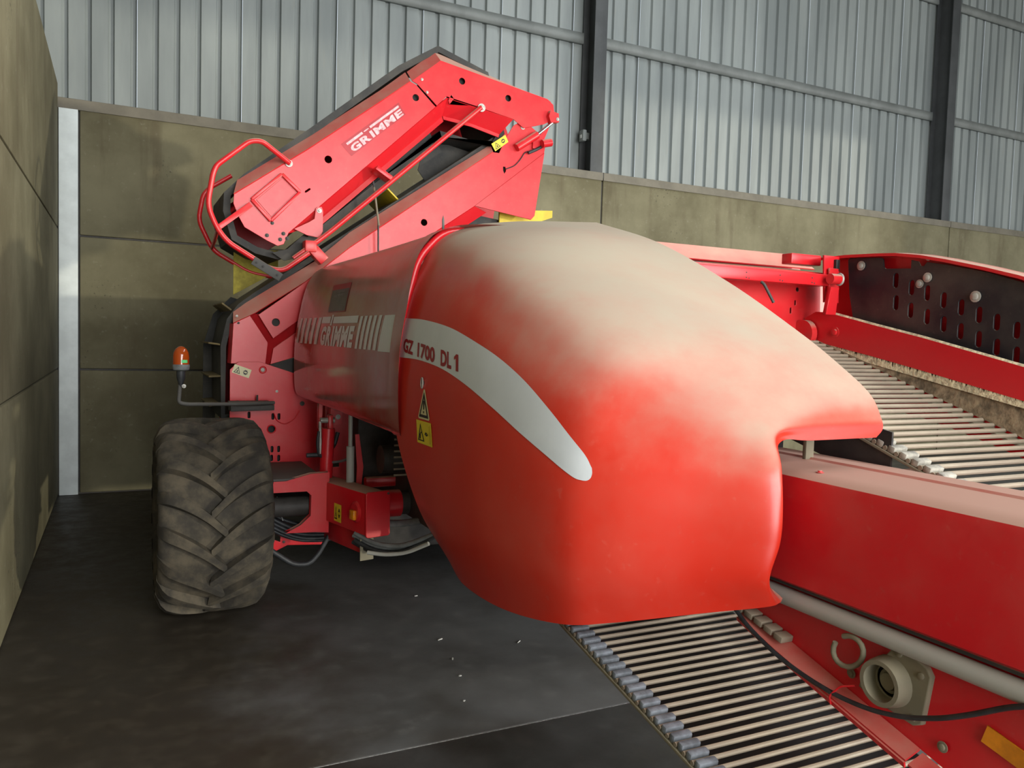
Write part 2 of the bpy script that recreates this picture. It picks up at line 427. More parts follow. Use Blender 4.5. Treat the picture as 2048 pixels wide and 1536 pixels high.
# steel columns of the portal frames, standing behind the panels
def column(x, label, mat='column_paint'):
    t = bpy.data.objects.new('steel_column', None); COL.objects.link(t); t.location = (x, 8.85, 0); ORG[t] = Vector((x, 8.85, 0))
    box('flange', (x-.09, 8.705, 0), (x+.09, 8.719, 8.2), mat, t, .002)
    box('flange', (x-.09, 8.985, 0), (x+.09, 8.999, 8.2), mat, t, .002)
    box('column_web', (x-.005, 8.719, 0), (x+.005, 8.985, 8.2), mat, t)
    return tag(t, label, 'column')
c1 = column(5.355, 'dark steel column with a small grey box on its side')
column(11.98, 'dark plain steel column between two bays of ribbed sheeting')
jb = box('junction_box', (5.20, 8.80, 4.12), (5.255, 8.90, 4.26), 'girt_steel', None, .01)
tag(jb, 'small grey plastic junction box fixed to the steel column', 'junction box')
box('mounting_tab', (5.255, 8.82, 4.15), (5.35, 8.88, 4.23), 'girt_steel', jb)
box('box_clip', (5.196, 8.83, 4.16), (5.2, 8.87, 4.20), 'white_chip', jb)
def girt(x0, x1, z, label):
    P = [(0, 0), (.055, 0), (.055, .012), (.012, .012), (.012, .118), (.055, .118), (.055, .13), (0, .13)]
    me = flat_me([[(a, c) for a, c in P]], x1-x0)
    me.transform(frame(((x0+x1)/2, SY-.060, z), (0, 1, 0), (0, 0, 1)))
    o = link('sheeting_rail', me, 'girt_steel', None); return tag(o, label, 'rail', 'rails carrying the sheeting')
girt(-4.4, 5.26, 5.37, 'grey steel sheeting rail ending at the column with the junction box')
girt(5.45, 11.88, 5.37, 'grey steel sheeting rail spanning between the two dark columns')
girt(12.08, 17.9, 5.37, 'grey steel sheeting rail beyond the plain column')
girt(12.08, 17.9, 7.22, 'topmost grey steel sheeting rail beyond the plain column')
girt(5.45, 11.88, 7.22, 'grey steel sheeting rail high between the two dark columns')
# pale post in the corner
t = bpy.data.objects.new('corner_post', None); COL.objects.link(t); t.location = (-.435, 8.58, 0); ORG[t] = Vector((-.435, 8.58, 0))
box('post_face', (-.520, 8.575, .004), (-.362, 8.587, 3.608), 'white_post', t, .002)
box('post_web', (-.446, 8.587, .004), (-.434, 8.612, 3.608), 'white_post', t)
tag(t, 'pale galvanised post in the corner beside the concrete panels', 'post')
# roof, far side and doorway gable keep the daylight to the openings
structure(box('ceiling', (-4.5, -7.2, 8.2), (18, 9.3, 8.35), 'roof_lining'), 'pale lined roof of the store', 'ceiling')
wr = structure(box('wall_right', (17.9, 1.5, 0), (18.05, 9.2, 8.2), 'concrete_panel'), 'far side wall of the store', 'wall')
box('lintel', (17.9, -7.2, 5.0), (18.05, 1.5, 8.2), 'roof_lining', wr)
structure(box('wall_far_left', (-4.6, -7.2, 0), (-4.45, 9.2, 8.2), 'concrete_panel'), 'wall of the neighbouring bay', 'wall')
gb = structure(box('wall_front', (-4.5, -3.35, 5.0), (18, -3.2, 8.2), 'roof_lining'), 'gable above the open doorway', 'wall')
box('gable_pier', (-4.5, -3.35, 0), (-.75, -3.2, 5.0), 'roof_lining', gb); box('gable_pier', (6.3, -3.35, 0), (6.9, -3.2, 5.0), 'roof_lining', gb)

# ================================================================== THE HARVESTER
HV = bpy.data.objects.new('potato_harvester', None); COL.objects.link(HV); HV.location = (1.6, 4.0, 0); ORG[HV] = Vector((1.6, 4.0, 0))
tag(HV, 'large red potato harvester with a dusty rounded hood and folded elevator', 'harvester')

# ---- hood nose: rows run from the seam to the free edge, each from the hem over the shoulder to the far edge
nose_rows = [
 [(1.13,2.80,.745),(1.07,3.02,.93),(1.038,3.235,1.24),(1.046,3.235,1.56),(1.115,3.235,1.86),(1.25,3.235,2.048),(1.55,3.235,2.122),(2.00,3.235,2.160)],
 [(1.085,2.55,.735),(1.04,2.68,.93),(1.03,2.74,1.23),(1.045,2.75,1.52),(1.11,2.75,1.77),(1.25,2.75,1.94),(1.55,2.75,2.015),(2.00,2.75,2.022)],
 [(1.08,2.22,.755),(1.035,2.27,.94),(1.03,2.30,1.19),(1.05,2.30,1.42),(1.12,2.30,1.62),(1.26,2.30,1.765),(1.56,2.30,1.825),(2.00,2.30,1.832)],
 [(1.12,1.93,.80),(1.08,1.93,.95),(1.075,1.94,1.15),(1.10,1.95,1.33),(1.165,1.95,1.48),(1.30,1.95,1.595),(1.58,1.95,1.645),(2.00,1.95,1.652)],
 [(1.215,1.80,.835),(1.17,1.785,.965),(1.165,1.785,1.11),(1.185,1.79,1.245),(1.24,1.80,1.36),(1.375,1.785,1.458),(1.61,1.77,1.52),(1.995,1.78,1.555)],
 [(1.40,1.655,.885),(1.365,1.64,.99),(1.365,1.635,1.105),(1.37,1.64,1.20),(1.40,1.645,1.29),(1.488,1.655,1.388),(1.67,1.655,1.435),(2.0,1.665,1.472)],
 [(1.535,1.570,.912),(1.488,1.535,1.00),(1.502,1.520,1.10),(1.508,1.524,1.19),(1.520,1.548,1.285),(1.560,1.598,1.368),(1.69,1.615,1.392),(1.99,1.612,1.405)],
 [(1.590,1.575,.915),(1.518,1.548,1.00),(1.538,1.538,1.10),(1.545,1.541,1.19),(1.563,1.565,1.29),(1.586,1.602,1.355),(1.70,1.606,1.362),(1.982,1.598,1.374)],
 [(1.622,1.595,.918),(1.532,1.595,1.00),(1.567,1.595,1.10),(1.574,1.598,1.20),(1.578,1.603,1.30),(1.606,1.606,1.350),(1.71,1.602,1.348),(1.955,1.596,1.350)],
]
NOSE_G = grid_surface(nose_rows, 9, 9)
nose, NOSE_T = shell('hood_nose', NOSE_G, 'red_shell', HV, .007, (-1, -.3, .3))
nose['label'] = 'red moulded hood nose, dusty on top'
# ---- hood body behind the seam, its leading edge turned in
prof = [(1.09,1.175),(1.045,1.20),(1.03,1.30),(1.03,1.52),(1.055,1.71),(1.11,1.93),(1.22,2.045),(1.50,2.078),(1.97,2.085)]
def body_row(y, inset, dz=0.): return [(x+inset*(1 if i < 6 else .3), y, z - (inset*.9 if i >= 5 else 0) + dz + (inset*.6 if i < 2 else 0)) for i, (x, z) in enumerate(prof)]
body_rows = [body_row(5.44, .06, -.005), body_row(5.405, .012), body_row(5.30, 0), body_row(4.6, 0), body_row(3.9, 0), body_row(3.30, -.004), body_row(3.255, -.004), body_row(3.225, .004), body_row(3.215, .030)]
BODY_G = grid_surface(body_rows, 6, 8)
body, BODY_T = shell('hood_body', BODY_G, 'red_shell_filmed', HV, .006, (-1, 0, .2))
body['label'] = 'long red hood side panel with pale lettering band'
# ---- prints on the hood
U = [(1.067,3.19,1.675),(1.065,3.154,1.674),(1.066,2.963,1.666),(1.069,2.704,1.637),(1.073,2.483,1.59),(1.082,2.3,1.539),(1.093,2.142,1.477),(1.105,2.002,1.402),(1.12,1.909,1.338),(1.138,1.856,1.292),(1.147,1.833,1.259)]
D = [(1.041,3.19,1.513),(1.041,3.149,1.513),(1.041,2.941,1.51),(1.042,2.698,1.487),(1.041,2.463,1.441),(1.047,2.271,1.386),(1.061,2.102,1.326),(1.08,1.978,1.279),(1.098,1.907,1.247),(1.114,1.866,1.228),(1.127,1.845,1.224)]
U = catmull(U, 6); D = catmull(D, 6)
bm = bmesh.new(); rows = []
for a, c in zip(U, D):
    r = []
    for k in range(7):
        p = a.lerp(c, k/6); loc, nor, i_, d_ = NOSE_T.find_nearest(p); r.append(bm.verts.new(loc + nor*.0022))
    rows.append(r)
for r, q in zip(rows, rows[1:]):
    for k in range(6): bm.faces.new((r[k], q[k], q[k+1], r[k+1]))
last = rows[-1]; cap = []
for p in catmull([U[-1], (1.146,1.829,1.245), (1.142,1.83,1.232), (1.135,1.836,1.225), D[-1]], 3)[1:-1]:
    loc, nor, i_, d_ = NOSE_T.find_nearest(p); cap.append(bm.verts.new(loc + nor*.0022))
bm.faces.new(last + cap[::-1])
bmesh.ops.triangulate(bm, faces=[f for f in bm.faces if len(f.verts) > 4]); bmesh.ops.recalc_face_normals(bm, faces=bm.faces)
if bm.faces[:][0].normal.x > 0: bmesh.ops.reverse_faces(bm, faces=bm.faces)
me = bpy.data.meshes.new('stripe'); bm.normal_update(); bm.to_mesh(me); bm.free()
st = link('curved_stripe', me, 'decal_white', nose, smooth=True); st['label'] = 'pale curved stripe on the hood'
tq = [(1.044,3.145,1.536),(1.046,2.524,1.481),(1.055,2.551,1.539),(1.051,3.159,1.593)]
for s_, a, c in (('GZ', .0, .20), ('1700', .285, .60), ('DL', .695, .86), ('1', .90, .965)):
    q = [bilinear(tq, a, 0), bilinear(tq, c, 0), bilinear(tq, c, 1), bilinear(tq, a, 1)]
    print_on('model_lettering', text_me(s_, .1, bold=.004, fit=(1, 1)) if s_ != '1' else unit_poly([(.40, 0), (.95, 0), (.95, 1), (.5, 1), (.02, .80), (.02, .62), (.40, .74)]), q, NOSE_T, 'decal_text_red', nose, .0036)
triq = [(1.035,2.914,1.288),(1.031,2.785,1.289),(1.034,2.79,1.405),(1.037,2.925,1.405)]
print_on('warning_triangle', unit_poly([(0, .06), (.06, 0), (.94, 0), (1, .06), (.55, .97), (.45, .97)]), triq, NOSE_T, 'label_cream', nose, .002)
print_on('triangle_border', unit_poly([[(.09, .06), (.91, .06), (.5, .90)], [(.22, .15), (.5, .70), (.78, .15)]]), triq, NOSE_T, 'ink', nose, .003)
print_on('exclamation_mark', unit_poly([[(.46, .32), (.54, .32), (.56, .60), (.44, .60)]]), triq, NOSE_T, 'ink', nose, .003)
print_on('exclamation_mark', unit_poly([[(.46, .20), (.54, .20), (.54, .27), (.46, .27)]]), triq, NOSE_T, 'ink', nose, .003)
labq = [(1.036,2.92,1.194),(1.03,2.745,1.196),(1.031,2.769,1.282),(1.035,2.937,1.281)]
print_on('warning_label', unit_poly([(0, 0), (1, 0), (1, 1), (0, 1)]), labq, NOSE_T, 'label_yellow', nose, .002)
print_on('label_pictogram', unit_poly([[(.08, .12), (.50, .12), (.29, .88)], [(.15, .17), (.29, .74), (.43, .17)]]), labq, NOSE_T, 'ink', nose, .003)
print_on('label_pictogram', unit_poly([(.20, .2), (.26, .2), (.29, .42), (.36, .5), (.30, .52), (.24, .40), (.2, .52)]), labq, NOSE_T, 'ink', nose, .003)
print_on('label_pictogram', unit_poly([[(.55, .45), (.62, .56), (.72, .52), (.76, .44), (.66, .38)], [(.62, .46), (.69, .44), (.69, .5)]]), labq, NOSE_T, 'ink', nose, .003)
print_on('label_pictogram', unit_poly([(.84, .1), (.92, .1), (.92, .9), (.84, .8), (.86, .6), (.82, .5), (.86, .4)]), labq, NOSE_T, 'yellow', nose, .003)
hk = cyl('latch_hole', (1.043, 2.876, 1.425), (1.034, 2.876, 1.425), .009, 'ink', nose, seg=16)
tube('latch_rim', [(1.030, 2.881 + .010*math.cos(t), 1.425 + .020*math.sin(t)) for t in (2*math.pi*k/14 for k in range(15))], .003, 'zinc', nose, 6, 0)
# body band: slanted bars, name, long block running on to the turned edge
def body_print(name, loops, y0, y1, z0, z1, mat='decal_white', lift=.002, cut=None):
    q = [(1.03, y0, z0), (1.03, y1, z0), (1.06, y1, z1), (1.06, y0, z1)]
    return print_on(name, unit_poly(loops) if isinstance(loops, list) else loops, q, BODY_T, mat, body, lift, cut or (1, 4))
S = .10
for k in range(5):
    y0 = 5.33 - k*.135
    body_print('band_bar', [(0, 0), (.62, 0), (1, 1), (.38, 1)], y0, y0-.115, 1.538, 1.694)
for k in range(5):
    y0 = 3.865 - k*.080
    body_print('band_bar', [(0, 0), (.60, 0), (1, 1), (.40, 1)], y0, y0-.076, 1.533, 1.690)
body_print('band_block', [(0, 0), (1, 0), (1, 1), (.14, 1)], 3.462, 3.2205, 1.530, 1.688, cut=(10, 5))
x_ = 4.64
for ch, wd in (('G', .132), ('R', .132), ('I', .052), ('M', .150), ('M', .150), ('E', .112)):
    me = text_me(ch, .1, bold=.0055, fit=(1, 1))
    for v in me.vertices: v.co.x += .20*v.co.y*(.12/wd)
    body_print('band_lettering', me, x_, x_-wd+.016, 1.535, 1.641, cut=(1, 3)); x_ -= wd
body_print('band_bar', [(0, 0), (1, 0), (1, 1), (.02, 1)], 4.66, 4.455, 1.664, 1.696)
body_print('band_bar', [(0, 0), (1, 0), (1, 1), (0, 1)], 4.385, 3.875, 1.662, 1.694)
body_print('band_bar', [(0, 0), (.7, 0), (1, 1), (.3, 1)], 4.445, 4.395, 1.650, 1.706)
body_print('info_plate', [(0, 0), (1, 0), (1, 1), (0, 1)], 4.56, 4.165, 1.726, 1.885, 'decal_text_red', .002, (3, 4))
body_print('info_plate', [(.03, .03), (.97, .03), (.97, .80), (.03, .80)], 4.56, 4.165, 1.726, 1.885, 'plate_dark', .003, (3, 4))
for z0, z1, a, c in ((.68, .71, .25, .75), (.54, .64, .25, .70), (.36, .44, .45, .58), (.09, .11, .12, .34), (.09, .11, .66, .88)):
    body_print('info_print', [(a, z0), (c, z0), (c, z1), (a, z1)], 4.56, 4.165, 1.726, 1.885, 'hose_grey', .004, (1, 1))

# ---- hardware shared by many places (head towards -y or -x)
def bolt_me(r, h, axis):
    d = Vector(axis)
    return lathe_me((0, 0, 0), d, [(0, r*1.0), (h*.25, r*1.0), (h*.3, r*.62), (h*.85, r*.60), (h, r*.45)], 14)
BOLTS = {}
def bolt(p, r, parent, axis=(0, -1, 0), mat='zinc', h=None, name='bolt'):
    key = (round(r, 4), axis, mat)
    if key not in BOLTS:
        o = link(name, bolt_me(r, h or r*.6, axis), mat, parent, origin=(0, 0, 0)); o.location = Vector(p)-ORG[parent]; ORG[o] = Vector(p); BOLTS[key] = o
    else: o = copy_at(BOLTS[key], p, parent); o.name = name
    return o

# ================================================================ folded elevator
EY = 5.5
hol = lambda c, r=.026: circle(c[0], c[1], r)
# --- standing foot and rising trough
trough = plate('elevator_trough', [[(.815,1.714),(1.122,1.948),(1.419,2.200),(2.481,2.985),(2.53,2.985),(2.58,3.10),(2.639,3.20),(2.705,3.246),(2.76,3.235),(2.923,3.131),(2.909,3.034),(2.84,2.55),(2.811,2.518),(2.343,2.576),(2.046,2.366),(1.889,2.255),(1.056,1.672),(.912,1.560)],
    hol((.928,1.668)), hol((1.953,2.42), .024), [(2.565,2.89),(2.585,2.89),(2.59,2.86),(2.578,2.838),(2.566,2.86)]], XZ(EY), 'red_steel', HV, .008)
trough['label'] = 'red elevator trough rising beside the hood'
plate('gusset_plate', [(2.343,2.576),(2.905,3.030),(2.909,3.034),(2.84,2.55),(2.811,2.518)], XZ(EY-.007), 'red_steel', trough, .006)
plate('rubber_skirt', [(2.00,2.30),(2.35,2.545),(2.80,2.50),(2.80,2.38),(2.1,2.20)], XZ(EY+.16), 'rubber', trough, .008)
foot = plate('foot_plate', [(.659,1.651),(.762,1.705),(.878,1.532),(.864,1.39),(.646,1.39)], XZ(EY), 'red_steel', trough, .008)
plate('foot_plate', [(.914,1.496),(1.10,1.632),(1.10,1.452),(.896,1.388)], XZ(EY), 'red_steel', trough, .008)
plate('groove_plate', [(.70,1.70),(.80,1.72),(1.12,1.70),(1.12,1.55),(.90,1.385),(.86,1.385)], XZ(EY+.028), 'crimson', trough, .006)
top_a = [(.659,1.651),(.796,1.722),(1.122,1.948),(1.419,2.200),(2.481,2.985)]
top_b = [(.659,1.722),(.740,1.787),(1.174,2.081),(1.417,2.30),(2.459,3.033)]
bk = lambda pts, y: [(p[0], y, p[1]) for p in back(pts, EY, y)]
strip('trough_flange', [(p[0], EY-.003, p[1]) for p in top_a], bk(top_b, EY+.09), 'red_steel', trough, .006)
strip('trough_flange', [(1.889, EY, 2.255), (2.343, EY, 2.576)], [(p[0], EY+.07, p[1]) for p in back([(1.95,2.20), (2.437,2.54)], EY, EY+.07)], 'red_clean', trough, .006)
strip('foot_edge', [(.659, EY, 1.651), (.646, EY, 1.39)], [(.648, EY+.10, 1.651), (.635, EY+.10, 1.39)], 'red_steel', trough, .006)
base = plate('base_plate', [[(.637,1.352),(.687,1.401),(.826,1.403),(1.052,1.330),(1.30,1.235),(1.30,.55),(.86,.47),(.64,.47)],
    hol((.903,.957), .024), hol((.843,1.352), .014)] + [slot(x, z, .009, .022) for x, z in ((.909,.822),(.952,.821),(.907,.762),(.953,.76),(.759,1.053),(.912,1.041),(.951,1.040))], XZ(EY-.03), 'red_steel', HV, .008)
base['label'] = 'red slotted side plate above the wheel'
tube('hole_rim', [(.843+.022*math.cos(t), EY-.036, 1.352+.022*math.sin(t)) for t in (2*math.pi*k/16 for k in range(17))], .004, 'red_steel', base, 6, 0)
bolt((.843, EY-.034, 1.352), .012, base); bolt((.935, EY-.034, 1.209), .009, base); bolt((1.103, EY-.034, 1.126), .016, base, mat='dark_steel')
tube('hole_rim', [(.903+.027*math.cos(t), EY-.036, .957+.027*math.sin(t)) for t in (2*math.pi*k/16 for k in range(17))], .004, 'red_steel', base, 6, 0)
tube('lock_cable', [(.918, EY-.045, 1.06), (.935, EY-.045, 1.01), (.99, EY-.045, .985), (1.05, EY-.045, 1.02), (1.085, EY-.045, 1.08)], .0035, 'red_steel', base, 6, .03)
plate('foot_gap', [(.888,1.383),(1.10,1.449),(1.10,1.29)], XZ(EY-.012), 'rubber', base, .004)
plate('hole_backing', [(.66,1.30),(1.25,1.12),(1.25,.58),(.86,.52),(.66,.55)], XZ(EY+.03), 'rubber', base, .004)  # dark sheet added so the holes look shaded inside
fq = [(.648, EY-.036, 1.333), (.754, EY-.036, 1.295), (.772, EY-.036, 1.350), (.666, EY-.036, 1.388)]
def warn_label(q, parent, mat, fwd=(0, -1, 0)):
    f = Vector(fwd)
    qq = lambda e: [Vector(p) + f*e for p in q]
    a = print_on('warning_label', unit_poly([(0, 0), (1, 0), (1, 1), (0, 1)]), qq(0), None, mat, parent)
    print_on('label_pictogram', unit_poly([[(.07, .12), (.45, .12), (.26, .88)], [(.13, .2), (.26, .72), (.39, .2)]]), qq(.001), None, 'ink', parent)
    print_on('label_pictogram', unit_poly([(.22, .25), (.30, .25), (.29, .50), (.24, .46)]), qq(.001), None, 'ink', parent)
    print_on('label_pictogram', unit_poly([[(.72+.14*math.cos(t)*(1 if k % 2 else .8), .5+.30*math.sin(t)*(1 if k % 2 else .8)) for k, t in ((k, 2*math.pi*k/16) for k in range(16))], circle(.72, .5, .09)]), qq(.001), None, 'ink', parent)
    return a
warn_label(fq, base, 'label_cream')
warn_label([(2.497, EY-.006, 2.993), (2.602, EY-.006, 3.076), (2.575, EY-.006, 3.124), (2.463, EY-.006, 3.043)], trough, 'label_yellow')
for p, r in (((.68, 1.70), .008), ((2.719, 3.20), .018)): bolt((p[0], EY-.006, p[1]), r, trough)
bolt((.69, EY-.006, 1.655), .008, trough, mat='dark_steel')
tube('sensor_cable', [(2.585, EY-.012, 2.872), (2.66, EY-.012, 2.905), (2.71, EY-.012, 2.965), (2.74, EY-.012, 3.02), (2.80, EY-.012, 3.03)], .004, 'hose', trough, 6, .03)
plate('hole_backing', [(.88,1.72),(1.0,1.72),(1.0,1.62),(.88,1.62)], XZ(EY+.022), 'rubber', trough, .004)
plate('hole_backing', [(2.52,2.92),(2.64,2.92),(2.64,2.80),(2.52,2.80)], XZ(EY+.03), 'rubber', trough, .004)
# rubber belt of the trough with its cross flights
LB = [(.60,1.02),(.592,1.50),(.63,1.68),(.70,1.78),(.80,1.86),(2.42,3.04),(2.52,3.12),(2.62,3.10),(2.62,2.95),(2.25,2.56),(1.10,1.72),(.92,1.56),(.85,1.40),(.84,1.02)]
band('conveyor_belt', LB, EY+.10, EY+.74, .035, 'rubber', trough)
plate('trough_backplate', [(.66,.60),(.66,1.66),(.80,1.78),(2.46,2.99),(2.70,3.22),(2.92,3.12),(2.83,2.52),(2.34,2.57),(1.05,1.65),(.92,1.50),(.92,.60)], XZ(EY+.77), 'red_steel', trough, .008)
def flight(p, d, ln, mat, parent, y0=EY+.12, y1=EY+.70):
    """cross flight: a board standing off the belt"""
    d = Vector(d).normalized(); c = Vector((p[0], 0, p[1])) + Vector((d.x, 0, d.y))*ln/2
    return obox('belt_flight', (c.x, (y0+y1)/2, c.z), (d.x, 0, d.y), (0, 1, 0), (-d.y, 0, d.x), (ln, y1-y0, .012), mat, parent, .003)
for p, d in (((.60,1.11), (-1,-.1)), ((.597,1.30), (-1,-.05)), ((.592,1.51), (-1,.12)), ((.66,1.74), (-1,.75))): flight(p, d, .075, 'flight_dark', trough)
plate('belt_skirt', [(.535,.95),(.535,1.50),(.60,1.72),(.72,1.85),(.82,1.82),(.62,1.4),(.62,.95)], XZ(EY+.68), 'rubber', trough, .01)
for x, z in ((1.80,2.58),): flight((x, z), (-.75, .66), .20, 'yellow', trough)
for x, z in ((2.30,2.60),(1.95,2.345)): flight((x, z), (.60, -.80), .13, 'yellow', trough)
plate('yellow_deflector', [(.72,1.86),(1.03,2.05),(1.03,2.20),(.72,2.17)], XZ(6.04), 'yellow_flight', trough, .006)
plate('yellow_deflector', [(2.60,2.585),(3.06,2.625),(3.06,2.57),(2.60,2.40)], XZ(5.62), 'yellow', trough, .02)
# --- folded head
head = plate('elevator_head', [[(.652,2.480),(1.123,2.828),(1.611,3.214),(1.822,3.385),(1.862,3.37),(1.985,3.262),(2.012,3.240),(.999,2.263),(.968,2.186),(.929,2.172),(.868,2.198),(.719,2.276),(.68,2.344),(.649,2.421)],
    hol((1.254,2.776), .025), hol((1.862,3.281), .024), slot(1.120,2.555,.006,.022, ang=-.9)], XZ(EY-.02), 'red_steel', HV, .008)
head['label'] = 'red folded elevator head with raised lettering'
plate('head_link', [[(1.832,3.393),(2.042,3.570),(2.912,3.436),(2.965,3.40),(2.978,3.335),(2.975,3.29),(2.889,3.243),(2.719,3.19),(2.629,3.245),(2.334,3.291),(2.094,3.325),(2.022,3.250),(1.997,3.272),(1.872,3.377)],
    hol((2.211,3.453), .024), hol((2.583,3.39), .024), [(2.13,3.345),(2.15,3.32),(2.12,3.28),(2.11,3.30)]], XZ(EY-.018), 'red_steel', head, .008)
hb = lambda A, B, y, nm, mat: strip(nm, [(p[0], EY-.021, p[1]) for p in A], bk(B, y), mat, head, .006)
hb([(.652,2.480),(1.123,2.828),(1.611,3.214),(1.822,3.385)], [(.677,2.578),(1.15,2.93),(1.609,3.29),(1.790,3.445)], EY+.07, 'head_flange', 'red_steel')
hb([(1.832,3.393),(2.042,3.570),(2.912,3.436)], [(1.800,3.455),(2.002,3.628),(2.955,3.425)], EY+.07, 'head_flange', 'red_steel')
w3 = lambda pts, y: [(p[0], y, p[1]) for p in pts]
strip('head_flange', w3([(.999,2.263),(1.55,2.794),(2.094,3.319)], EY-.021), w3([(1.17,2.335),(1.63,2.769),(2.090,3.203)], EY+.06), 'red_clean', head, .006)
strip('head_flange', w3([(2.094,3.319),(2.334,3.287),(2.629,3.245)], EY-.019), w3([(2.095,3.208),(2.32,3.187),(2.554,3.140)], EY+.06), 'red_clean', head, .006)
strip('head_lip', w3([(1.17,2.335),(1.63,2.769),(2.090,3.203)], EY+.06), w3([(1.20,2.312),(1.65,2.738),(2.102,3.166)], EY+.055), 'red_steel', head, .006)
strip('head_lip', w3([(2.095,3.208),(2.32,3.187),(2.554,3.140)], EY+.06), w3([(2.102,3.180),(2.32,3.160),(2.545,3.112)], EY+.055), 'red_steel', head, .006)
HB = [(.60,2.50),(.595,2.38),(.65,2.20),(.80,2.12),(.95,2.09),(1.10,2.16),(1.66,2.66),(2.08,3.10),(2.52,3.04),(2.60,3.15),(2.45,3.58),(2.05,3.70),(1.76,3.51),(1.15,2.99),(.72,2.63)]
band('conveyor_belt', HB, EY+.06, EY+.72, .045, 'rubber', head)
plate('head_backplate', [(.652,2.480),(2.042,3.590),(2.912,3.436),(2.97,3.30),(2.72,3.19),(2.09,3.22),(1.08,2.278),(.929,2.172),(.70,2.28)], XZ(EY+.75), 'red_steel', head, .008)
plate('rubber_skirt', [(2.06,3.10),(2.50,3.02),(2.36,2.86),(2.10,2.72),(2.00,2.85)], XZ(EY+.30), 'rubber', head, .008)
plate('rubber_skirt', [(1.10,2.20),(1.62,2.70),(2.0,3.12),(2.05,3.02),(1.70,2.64),(1.25,2.24)], XZ(EY+.10), 'rubber', head, .006)
plate('rubber_skirt', [(.90,2.13),(1.00,2.16),(1.10,2.26),(1.24,2.22),(1.12,2.12),(.98,2.08)], XZ(EY+.02), 'rubber', head, .006)
plate('hole_backing', [(1.80,3.33),(2.10,3.52),(2.80,3.40),(2.80,3.33),(2.10,3.38),(1.90,3.22)], XZ(EY+.03), 'rubber', head, .004)
# recessed inspection cover: a frame of four bent bars on a sunken face
pr = [(.760,2.457),(.949,2.641),(1.068,2.536),(.882,2.330)]
plate('cover_plate', [(.79,2.458),(.948,2.612),(1.040,2.532),(.885,2.358)], XZ(EY-.026), 'red_steel', head, .006)
for a, c, mt in ((0, 1, 'red_steel'), (1, 2, 'red_steel'), (2, 3, 'red_clean'), (3, 0, 'red_steel')):
    P0, P1 = Vector((pr[a][0], EY-.034, pr[a][1])), Vector((pr[c][0], EY-.034, pr[c][1])); d = (P1-P0).normalized()
    obox('cover_frame', (P0+P1)/2, d, (0, 1, 0), d.cross(Vector((0, 1, 0))), ((P1-P0).length, .022, .022), mt, head, .004)
for x, z, r, mt in ((1.905,3.413,.010,'zinc'),(1.945,3.33,.010,'zinc'),(.742,2.421,.012,'dark_steel'),(.893,2.318,.012,'dark_steel')):
    bolt((x, EY-.026, z), r, head, mat=mt)
bolt((.994, EY-.03, 2.716), .024, head); bolt((2.365, EY-.03, 3.285), .030, head)
for k, (x, z) in enumerate(((.80,2.235),(.885,2.215),(.93,2.225),(.905,2.255))): bolt((x+.06, EY-.026, z), .013, head, mat='dark_steel')
plate('hook_plate', [(1.172,2.44),(1.185,2.452),(1.212,2.452),(1.222,2.43),(1.222,2.29),(1.20,2.245),(1.12,2.255),(1.03,2.29),(1.13,2.345),(1.165,2.37)], XZ(EY-.035), 'red_steel', head, .010)
bolt((1.196, EY-.042, 2.425), .016, head)
# raised lettering plaque
lq = [(1.411, EY-.0245, 2.816), (1.790, EY-.0245, 3.152), (1.737, EY-.0245, 3.228), (1.337, EY-.0245, 2.888)]
fw = lambda e: [Vector(p) + Vector((0, -e, 0)) for p in lq]
print_on('logo_plaque', unit_poly([(0, 0), (1, 0), (1, 1), (0, 1)]), fw(.001), None, 'plaque_red', head)
a_ = .06
for ch, wd in (('G', .175), ('R', .175), ('I', .065), ('M', .19), ('M', .19), ('E', .14)):
    me = text_me(ch, .1, bold=.0045, fit=(wd-.022, .50))
    for v in me.vertices: v.co.x += a_; v.co.y += .08
    print_on('raised_letter', me, fw(.004), None, 'letter_pale', head); a_ += wd
for lp in ([(.06, .70), (.33, .70), (.33, .86), (.06, .86)], [(.46, .70), (.97, .70), (.97, .86), (.46, .86)], circle(.395, .78, .045, 12)):
    print_on('raised_letter', unit_poly(lp), fw(.004), None, 'letter_pale', head)
# link rod, its carrier and the fold ram
tube('link_rod', [(1.02, EY-.09, 2.090), (1.234, EY-.10, 2.262), (2.345, EY-.07, 3.275)], .017, 'red_steel', head, 12, .1)
obox('rod_carrier', (1.620, EY-.05, 2.716), (.85, 0, -.5), (0, 1, 0), (.5, 0, .85), (.125, .12, .032), 'red_steel', head, .003)
box('rod_clamp', (1.09, EY-.12, 2.140), (1.165, EY-.02, 2.215), 'red_steel', trough, .006)
obox('rod_clamp', (1.185, EY-.07, 2.125), (.7, 0, -.7), (0, 1, 0), (.7, 0, .7), (.11, .08, .07), 'red_steel', trough, .005)
cyl('fold_ram', (2.66, EY-.03, 3.035), (2.83, EY-.03, 3.155), .030, 'red_steel', trough, seg=16, bev=.004)
cyl('ram_rod', (2.83, EY-.03, 3.155), (2.955, EY-.03, 3.262), .012, 'chrome', trough, seg=12)
plate('ram_bracket', [(2.925,3.345),(2.995,3.330),(3.00,3.265),(2.93,3.255),(2.91,3.30)], XZ(EY-.035), 'red_steel', head, .05)
bolt((2.985, EY-.062, 3.285), .013, head)
plate('ram_bracket', [(2.80,3.10),(2.90,3.20),(2.95,3.26),(2.90,3.14),(2.86,3.06),(2.80,3.05)], XZ(EY-.015), 'red_steel', trough, .02)
cyl('pivot_pin', (2.86, EY-.06, 3.085), (2.935, EY-.06, 3.105), .030, 'red_steel', trough, seg=16, bev=.004)
